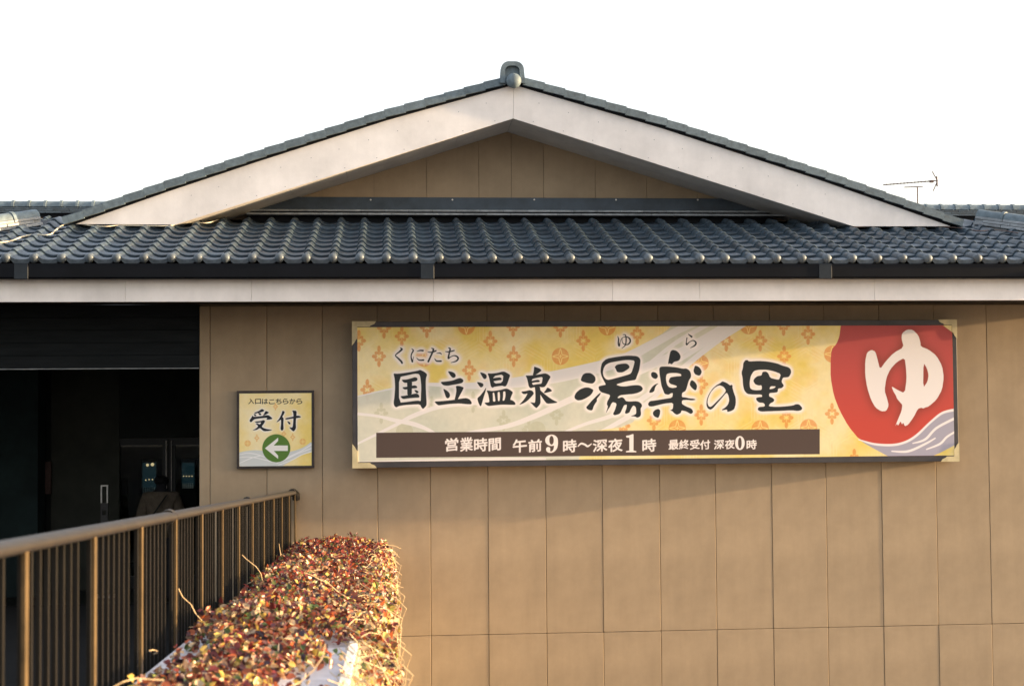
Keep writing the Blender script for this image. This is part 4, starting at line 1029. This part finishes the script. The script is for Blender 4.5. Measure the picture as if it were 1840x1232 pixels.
# ================================================================== raised planter, railing, walkway
XRL = U(531.5, 885, -.06).x
ra, rb_ = UX(20, 965, XRL-.06), UX(505, 883.5, XRL-.06)
RS = (rb_.z-ra.z)/(rb_.y-ra.y)                       # fall of the handrail towards the wall
def rail_z(y): return rb_.z+RS*(y-rb_.y)
pa = UX(258.6, 1208, XRL); PS = RS
def plant_z(y): return pa.z+PS*(y-pa.y)
def on_plane(px, py, dz=0.0):
    d = RT*((px-920)/F_PX)+UP*((616-py)/F_PX)+FW
    t = (pa.z+dz+PS*(CAM.y-pa.y)-CAM.z)/(d.z-PS*d.y); return CAM+d*t
XED = (on_plane(638.5, 1164).x+on_plane(625.8, 1232).x)/2
YN = -13.6
rail = empty('railing', (XRL, -.06, rail_z(0)-1.1))
tag(rail, 'bronze baluster railing with round handrail running from the foreground to the wall', 'railing')
def sloped(x0, x1, y0, y1, f0, f1, c=None):
    """box whose bottom and top follow f0(y), f1(y)"""
    b = MB(); v = [(x, y, f(y)) for f in (f0, f1) for y in (y0, y1) for x in (x0, x1)]
    return b.add(v, [(0, 2, 3, 1), (4, 5, 7, 6), (0, 1, 5, 4), (2, 6, 7, 3), (0, 4, 6, 2), (1, 3, 7, 5)])
ys_ = [YN]
joints = [UX(316, 925, XRL).y, UX(453, 898, XRL).y, -.16]
HR = .023
for yj in joints:
    y0, y1 = ys_[-1]+.003, yj-.003
    b = MB(); n = 14; ring = [(math.cos(2*math.pi*j/n)*.046, math.sin(2*math.pi*j/n)*HR) for j in range(n)]
    v = [(XRL-.035+x, y, rail_z(y)-HR+z) for y in (y0, y1) for x, z in ring]
    b.add(v, [(j, (j+1) % n, n+(j+1) % n, n+j) for j in range(n)]+[tuple(range(n))[::-1], tuple(range(n, 2*n))])
    b.build('handrail', M['rail'], rail, smooth=50); ys_.append(yj)
b = MB().tube([(XRL-.035, -.155, rail_z(-.15)-HR), (XRL-.03, -.06, rail_z(-.1)-HR+.004), (XRL+.0, -.04, rail_z(0)-HR-.02), (XRL, -.02, rail_z(0)-.09)], .040, 12).build('rail_end', M['rail'], rail, smooth=True)
for yj in joints[:2]:
    MB().tube([(XRL-.035, yj-.03, rail_z(yj)-HR), (XRL-.035, yj+.03, rail_z(yj)-HR)], .035, 12).build('rail_joint', M['rail'], rail, smooth=True)
ppx = [45, 171, 257, 319.5, 366, 402, 430, 453.5, 475, 492.5, 508.5]
PY = [UX(p, 1000, XRL).y for p in ppx]
cf = np.polyfit(range(len(PY)), PY, 1)
PY = [cf[1]+cf[0]*i for i in range(-4, len(PY)+6)]
PY = [y for y in PY if YN < y < -.2]+[-.12, -.03]
pm = {}
for i, y in enumerate(PY):
    sloped(XRL-.011, XRL, y-.020, y+.020, lambda t: plant_z(t)-.30, lambda t: rail_z(t)-2*HR+.012).build('post', M['post'], rail)
for i in range(len(PY)-1):
    a, c_ = PY[i], PY[i+1]
    nb = 8 if c_-a > .5 else (3 if c_-a > .2 else 0)
    for k in range(nb):
        y = a+(c_-a)*(k+1)/(nb+1)
        sloped(XRL-.050, XRL-.036, y-.010, y+.010, lambda t: plant_z(t)-.30, lambda t: rail_z(t)-2*HR+.004).build('baluster', M['baluster'], rail)
sloped(XRL-.052, XRL-.030, YN, -.02, lambda t: plant_z(t)-.34, lambda t: plant_z(t)-.302).build('bottom_rail', M['baluster'], rail)

pl = empty('planter', ((XRL+XED)/2, -.1, GZ))
tag(pl, 'long raised concrete planter with white kerb running beside the railing to the wall', 'planter')
sloped(XRL+.03, XED-.01, YN, -.01, lambda t: GZ, lambda t: plant_z(t)-.05).build('planter_body', M['concrete'], pl)
yy = YN
while yy < -.02:
    y1 = min(yy+1.2, -.012)
    sloped(XRL+.012, XED-.034, yy+.004, y1-.004, lambda t: plant_z(t)-.046, lambda t: plant_z(t)).build('cover_slab', M['slab'], pl)
    sloped(XED-.030, XED+.006, yy+.002, y1-.002, lambda t: plant_z(t)-.10, lambda t: plant_z(t)+.022).build('kerb', M['edge_white'], pl)
    yy += 1.2
b = MB()
y = YN
while y < -6:
    b.box(XED+.012, XED+.018, y-.003, y+.003, plant_z(y)-.9, plant_z(y)+.02); y += .05
for k in range(18):
    v0 = plant_z(YN)-.0-.05*k; v1 = plant_z(-6)-.05*k
    b.tube([(XED+.021, YN, v0), (XED+.021, -6, v1)], .003, 4)
b.build('wire_mesh', M['lattice'], pl, kind='stuff')
for k, (o0, o1) in enumerate(((-.02, .01), (-.32, -.29))):
    pass
# walkway on the far side of the railing
FW_ = lambda t: rail_z(t)-1.12
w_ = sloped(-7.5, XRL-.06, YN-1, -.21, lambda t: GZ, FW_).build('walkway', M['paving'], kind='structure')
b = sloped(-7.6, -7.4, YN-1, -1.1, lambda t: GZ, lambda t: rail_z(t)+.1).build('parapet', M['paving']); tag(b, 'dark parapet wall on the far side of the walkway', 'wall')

# ================================================================== hedge of trailing red leaved creeper
hedge = empty('creeper_hedge', ((XRL+XED)/2, -7, plant_z(-7)))
tag(hedge, 'red and green leaved creeper sprawling over the planter and down its sunlit side', 'creeper')
def leaf_frames(n):
    """positions, normals, sizes of leaves: a mat on top, a curtain down the right side"""
    P = []; N_ = []
    g = np.random.default_rng(5)
    W_ = XED-XRL
    while len(P) < n:
        y = -.12-11.4*g.random()**.92
        m_ = math.sin(y*2.1)*.5+math.sin(y*5.3+1)*.3
        if g.random() < .55:
            x = XRL+.02+(.07 if y < -4 else 0)+(W_+.08)*g.random(); u = (x-XRL)/W_
            thick = (.13+.06*m_)*(1-.6*abs(2*u-1)**2.5)+.02*math.sin(x*23+y*7)
            near = -8.35
            if y < near:                                    # thinner growth in the foreground: the slab shows
                if u > .76+.12*math.sin(y*4) and y < -8.5 and g.random() < .96: continue
                if u < .27 and -9.5 < y < -8.6 and g.random() < .9: continue
                thick *= .75
            z = thick*(g.random()**.6)+(.03*g.random() if g.random() < .12 else 0)
            if y > -1.6: z += .03
            nx, ny, nz = g.normal(0, .55), g.normal(-.25, .5), .9
            if u < .05: nx -= .6
            P.append((x, y, plant_z(y)+z))
        else:
            t = g.random()**.8
            z = .12-.95*t
            bul = .05+.13*math.sin(min(1, t*2.2+.25)*math.pi*.5)*(1-.4*t)+.04*m_
            if y < -8.4:
                bul *= .9; z -= .13
                if g.random() < .62: continue
            x = XED+bul*(.35+.65*g.random())+g.normal(0, .014)
            if y < -8.4: x = max(x, XED+.05)
            nx, ny, nz = 1.0, g.normal(-.3, .6), g.normal(.35, .5)
            P.append((x, y, plant_z(y)+z))
        N_.append((nx, ny, nz))
    return np.array(P), np.array(N_), g
NL = 46000
P, N_, g = leaf_frames(NL)
N_ += g.normal(0, .60, N_.shape); N_ /= np.linalg.norm(N_, axis=1)[:, None]
ax = g.normal(0, 1, N_.shape); ax -= (ax*N_).sum(1)[:, None]*N_; ax /= np.linalg.norm(ax, axis=1)[:, None]
bx = np.cross(N_, ax)
size = .021+.024*g.random(NL); wid = size*(.27+.13*g.random(NL)); fold = size*(.05+.30*g.random(NL)); curl = size*g.normal(-.12, .16, NL)
wts = np.array([w for c, w in PAL], float); pal = np.array([c for c, w in PAL])
patch = np.sin(P[:, 1]*1.7+P[:, 0]*6)*.5+.5
ci = g.choice(len(PAL), NL, p=wts/wts.sum())
far = P[:, 1] > -3.5                                          # the far end is redder
ci = np.where(far & (g.random(NL) < .40), g.choice([0, 1, 0, 8], NL), ci)
side = (P[:, 0] > XED+.02)
ci = np.where(side & (g.random(NL) < .35), g.choice([5, 6, 2, 4], NL), ci)
col = pal[ci]*(1+.25*g.normal(0, 1, (NL, 1))).clip(.5, 1.6)
big = np.argsort(P[:, 1])
vis = [i for i in big if P[i, 1] > -10.9][:260]
pick = set(int(i) for i in vis)
idx = np.array([i for i in range(NL) if i not in pick])
def leaf_v(P, ax, bx, N_, s, w, f, c):
    s, w, f, c = (q[:, None] for q in (s, w, f, c))
    return np.stack([P, P+ax*s*.30+bx*w+N_*f, P+ax*s*.68+bx*w*.86+N_*(f+c*.5), P+ax*s+N_*c, P+ax*s*.68-bx*w*.86+N_*(f+c*.5), P+ax*s*.30-bx*w+N_*f], 1)
V = leaf_v(P[idx], ax[idx], bx[idx], N_[idx], size[idx], wid[idx], fold[idx], curl[idx]).reshape(-1, 3)
me = bpy.data.meshes.new('foliage'); K = len(idx)
me.vertices.add(K*6); me.vertices.foreach_set('co', V.ravel().astype(np.float32))
o6 = np.arange(K)*6
L = np.stack([o6, o6+1, o6+2, o6+3, o6, o6+3, o6+4, o6+5], 1).ravel()
me.loops.add(K*8); me.loops.foreach_set('vertex_index', L.astype(np.int32))
me.polygons.add(K*2); me.polygons.foreach_set('loop_start', (np.arange(K*2)*4).astype(np.int32))
me.update(calc_edges=True)
at = me.color_attributes.new('leaf_colour', 'FLOAT_COLOR', 'POINT')
cc = np.ones((K*6, 4), np.float32); cc[:, :3] = np.repeat(col[idx], 6, 0).clip(0, 1); at.data.foreach_set('color', cc.ravel())
me.materials.append(M['leaf'])
fo = place('foliage', me, hedge, None, 'stuff')
# the nearest leaves, one by one
lm = []
for j in range(len(PAL)):
    v = leaf_v(np.zeros((1, 3)), np.array([[1., 0, 0]]), np.array([[0, 1., 0]]), np.array([[0, 0, 1.]]), np.array([1.]), np.array([.40]), np.array([.14]), np.array([-.12]))[0]
    m_ = bpy.data.meshes.new('leaf'); m_.from_pydata([tuple(q) for q in v], [], [(0, 1, 2, 3), (0, 3, 4, 5)]); m_.materials.append(LEAFM[j]); lm.append(m_)
for i in vis:
    o = bpy.data.objects.new('leaf', lm[ci[i]]); C.objects.link(o); o.parent = hedge
    mt = Matrix((ax[i], bx[i], N_[i])).transposed().to_4x4()
    o.matrix_local = Matrix.Translation(Vector(P[i])-origin(hedge)) @ mt @ Matrix.Scale(size[i], 4)
# stems: bare runners down the sunlit side, loops and twigs on top
st = MB(); rr = random.Random(3)
for k in range(270):
    y = -.2-11.4*rr.random(); x = XED-.03+rr.uniform(-.03, .08); z = plant_z(y)+rr.uniform(.02, .12)
    pts = []; q = Vector((x, y, z)); d = Vector((rr.uniform(.1, .5), rr.uniform(-.5, .5), rr.uniform(-.5, .2))).normalized()
    for i in range(9):
        pts.append(q.copy()); q = q+d*rr.uniform(.05, .10)
        d = (d+Vector((rr.uniform(-.35, .30), rr.uniform(-.45, .45), -.42))).normalized()
        if q.x > XED+.19: d.x = -abs(d.x)*.5
        if q.x < XED+.03 and i > 2: d.x = abs(d.x)*.6
    st.tube(pts, [.0019*(1-.07*i) for i in range(9)], 3, cap=False)
for k in range(30):
    y = -.2-11.2*rr.random(); x = XRL+.05+rr.random()*(XED-XRL-.05); q = Vector((x, y, plant_z(y)+rr.uniform(.01, .1)))
    d = Vector((rr.uniform(-1, 1), rr.uniform(-1, 1), rr.uniform(-.1, .7))).normalized(); pts = []
    for i in range(7):
        pts.append(q.copy()); q = q+d*rr.uniform(.03, .06); d = (d+Vector((rr.uniform(-.4, .4), rr.uniform(-.4, .4), rr.uniform(-.3, .15)))).normalized()
    st.tube(pts, [.0022]*7, 3, cap=False)
st.build('vine_stems', M['twig'], hedge, kind='stuff')
for px, py, h_, dx in ((652, 948, .10, .01), (478, 978, .16, -.02), (520, 1030, .08, .0), (700, 962, .08, .03)):
    q = on_plane(px, py+35 if px != 478 else 1010, .05)
    q.x = max(q.x, XRL+.06); q.y = min(q.y, -.25)
    b = MB().tube([q, q+Vector((dx*.5, -.01, h_*.5)), q+Vector((dx, -.02, h_))], [.004, .003, .002], 5); o = b.build('twig', M['twig'], hedge)

# ================================================================== rear wing: ridge and tiles behind the gable
YW = 8.7
zr = (U(100, 362, YW).z+U(1750, 366.5, YW).z)/2
rear = empty('rear_wing', (0, YW, zr)); tag(rear, 'rear wing of the bathhouse with dark ridge showing behind both ends of the gable', 'building')
RSL = .34
b = MB(); b.add([(-16, YW, zr-.30), (20, YW, zr-.30), (20, YW-6, zr-.30-6*RSL), (-16, YW-6, zr-.30-6*RSL), (-16, YW, zr-.36), (20, YW, zr-.36), (20, YW-6, zr-.36-6*RSL), (-16, YW-6, zr-.36-6*RSL)],
               [(3, 2, 1, 0), (4, 5, 6, 7), (0, 1, 5, 4), (1, 2, 6, 5), (2, 3, 7, 6), (3, 0, 4, 7)])
rr_ = b.build('rear_roof', M['gutter'], rear)
MB().box(-15, 19, YW-.001, YW+6, GZ, zr-.4).build('rear_wall', M['wall'], rear)
ra2 = math.atan(RSL)
for lo, hi in ((U(-30, 380, YW).x, U(235, 380, YW).x), (U(1640, 380, YW).x, U(1875, 380, YW).x)):
    MB().box(lo, hi, YW-.10, YW+.10, zr-.28, zr-.19).build('ridge_core', M['gutter'], rr_)
    n = int((hi-lo)/.255)
    for q in range(3):
        for k in range(n):
            x = lo+k*.255+.12*(q % 2); w2 = .15-.018*q
            MB().box(x+.003, x+.252, YW-w2, YW+w2, zr-.20+q*.034-.013, zr-.20+q*.034+.014).build('ridge_tile', M['tile'], rr_)
    ring = [(math.cos(math.pi*j/8)*.10, math.sin(math.pi*j/8)*.10) for j in range(9)]
    for k in range(n):
        x = lo+k*.255; vs = []
        for dx, s_ in ((0, 1), (.205, 1), (.207, 1.14), (.25, 1.14), (.252, 1)): vs += [(x+dx, YW+a*s_, zr-.105+c_*s_) for a, c_ in ring]
        MB().add(vs, [(i*9+j, i*9+j+1, (i+1)*9+j+1, (i+1)*9+j) for i in range(4) for j in range(8)]).build('ridge_cap', M['tile_edge'], rr_, smooth=50)
    for r in range(1, 5):
        for k in range(n):
            s = -r*TL
            place('roof_tile', t_mesh, rr_, (lo+k*.265, YW-.12+s*math.cos(ra2), zr-.27+(-.12+s)*math.sin(ra2)), rot=(ra2, 0, 0))

# ================================================================== aerial on the rear wing, cables on the tiles
ya = YW+.6
base_ = U(1649, 372, ya)
ant = empty('aerial', base_); tag(ant, 'thin television aerial standing on the rear roof right of the gable', 'aerial')
def A(px, py): return U(px, py, ya)-base_
def part(b, name, p, m='antenna'):
    o = b.build(name, M[m], None); o.parent = p; return o
part(MB().tube([A(1649, 385)+Vector((0, 0, -.2)), A(1648.5, 335)], .012, 6), 'mast', ant)
bm_ = part(MB().tube([A(1587, 332.3), A(1685, 324.5)], .010, 6), 'boom', ant)
part(MB().tube([A(1625, 336.5), A(1658, 335.2)], .009, 6), 'brace', ant)
part(MB().tube([A(1684.5, 325), A(1675, 308)], .009, 6), 'reflector', ant); part(MB().tube([A(1684.5, 325), A(1677, 343)], .009, 6), 'reflector', ant); part(MB().tube([A(1683, 317), A(1684, 335)], .014, 6), 'reflector', ant)
part(MB().box(-.03, .03, -.03, .03, -.02, .02, xf=Matrix.Translation(A(1674, 326))), 'dipole_box', ant)
for k in range(14):
    q = A(1590+k*6.3, 332.1-k*.5); part(MB().tube([q+Vector((0, -.10, 0)), q+Vector((0, .10, 0))], .004, 4), 'element', ant)
def US(px, py, lift=.055):
    d = RT*((px-920)/F_PX)+UP*((616-py)/F_PX)+FW
    t = (z_e+lift+SL*(CAM.y-Y_E)-CAM.z)/(d.z-SL*d.y); return CAM+d*t
def catm(P, n=6):
    out = []
    for i in range(len(P)-1):
        p0, p1, p2, p3 = P[max(i-1, 0)], P[i], P[i+1], P[min(i+2, len(P)-1)]
        for t in [k/n for k in range(n)]: out.append(.5*((2*p1)+(-p0+p2)*t+(2*p0-5*p1+4*p2-p3)*t*t+(-p0+3*p1-3*p2+p3)*t**3))
    return out+[P[-1]]
P_ = [US(*p) for p in ((-20, 437), (18, 433.5), (38, 426), (60, 421.5), (88, 422), (102, 412), (115, 404), (133, 401))]
b = MB().tube(catm(P_), .008, 6); o = b.build('roof_cable', M['cable'], smooth=True); tag(o, 'cream cable snaking over the tiles at the left foot of the gable board', 'cable')
P_ = [US(*p, .06) for p in ((136, 401.5), (165, 405.5), (190, 407), (215, 405), (250, 405.5), (300, 406), (322, 402), (345, 400), (372, 400.5), (392, 395))]
b = MB().tube(catm(P_), .006, 6); o = b.build('roof_cable', M['cable'], smooth=True); tag(o, 'thin pale cable sagging along the bottom of the left gable board', 'cable')
P_ = [US(*p, .06) for p in ((1535, 408), (1600, 406), (1660, 406.5), (1720, 409), (1760, 415), (1790, 413), (1845, 421))]
b = MB().tube(catm(P_), .005, 6); o = b.build('roof_cable', M['antenna'], smooth=True); tag(o, 'thin dark cable along the bottom of the right gable board', 'cable')
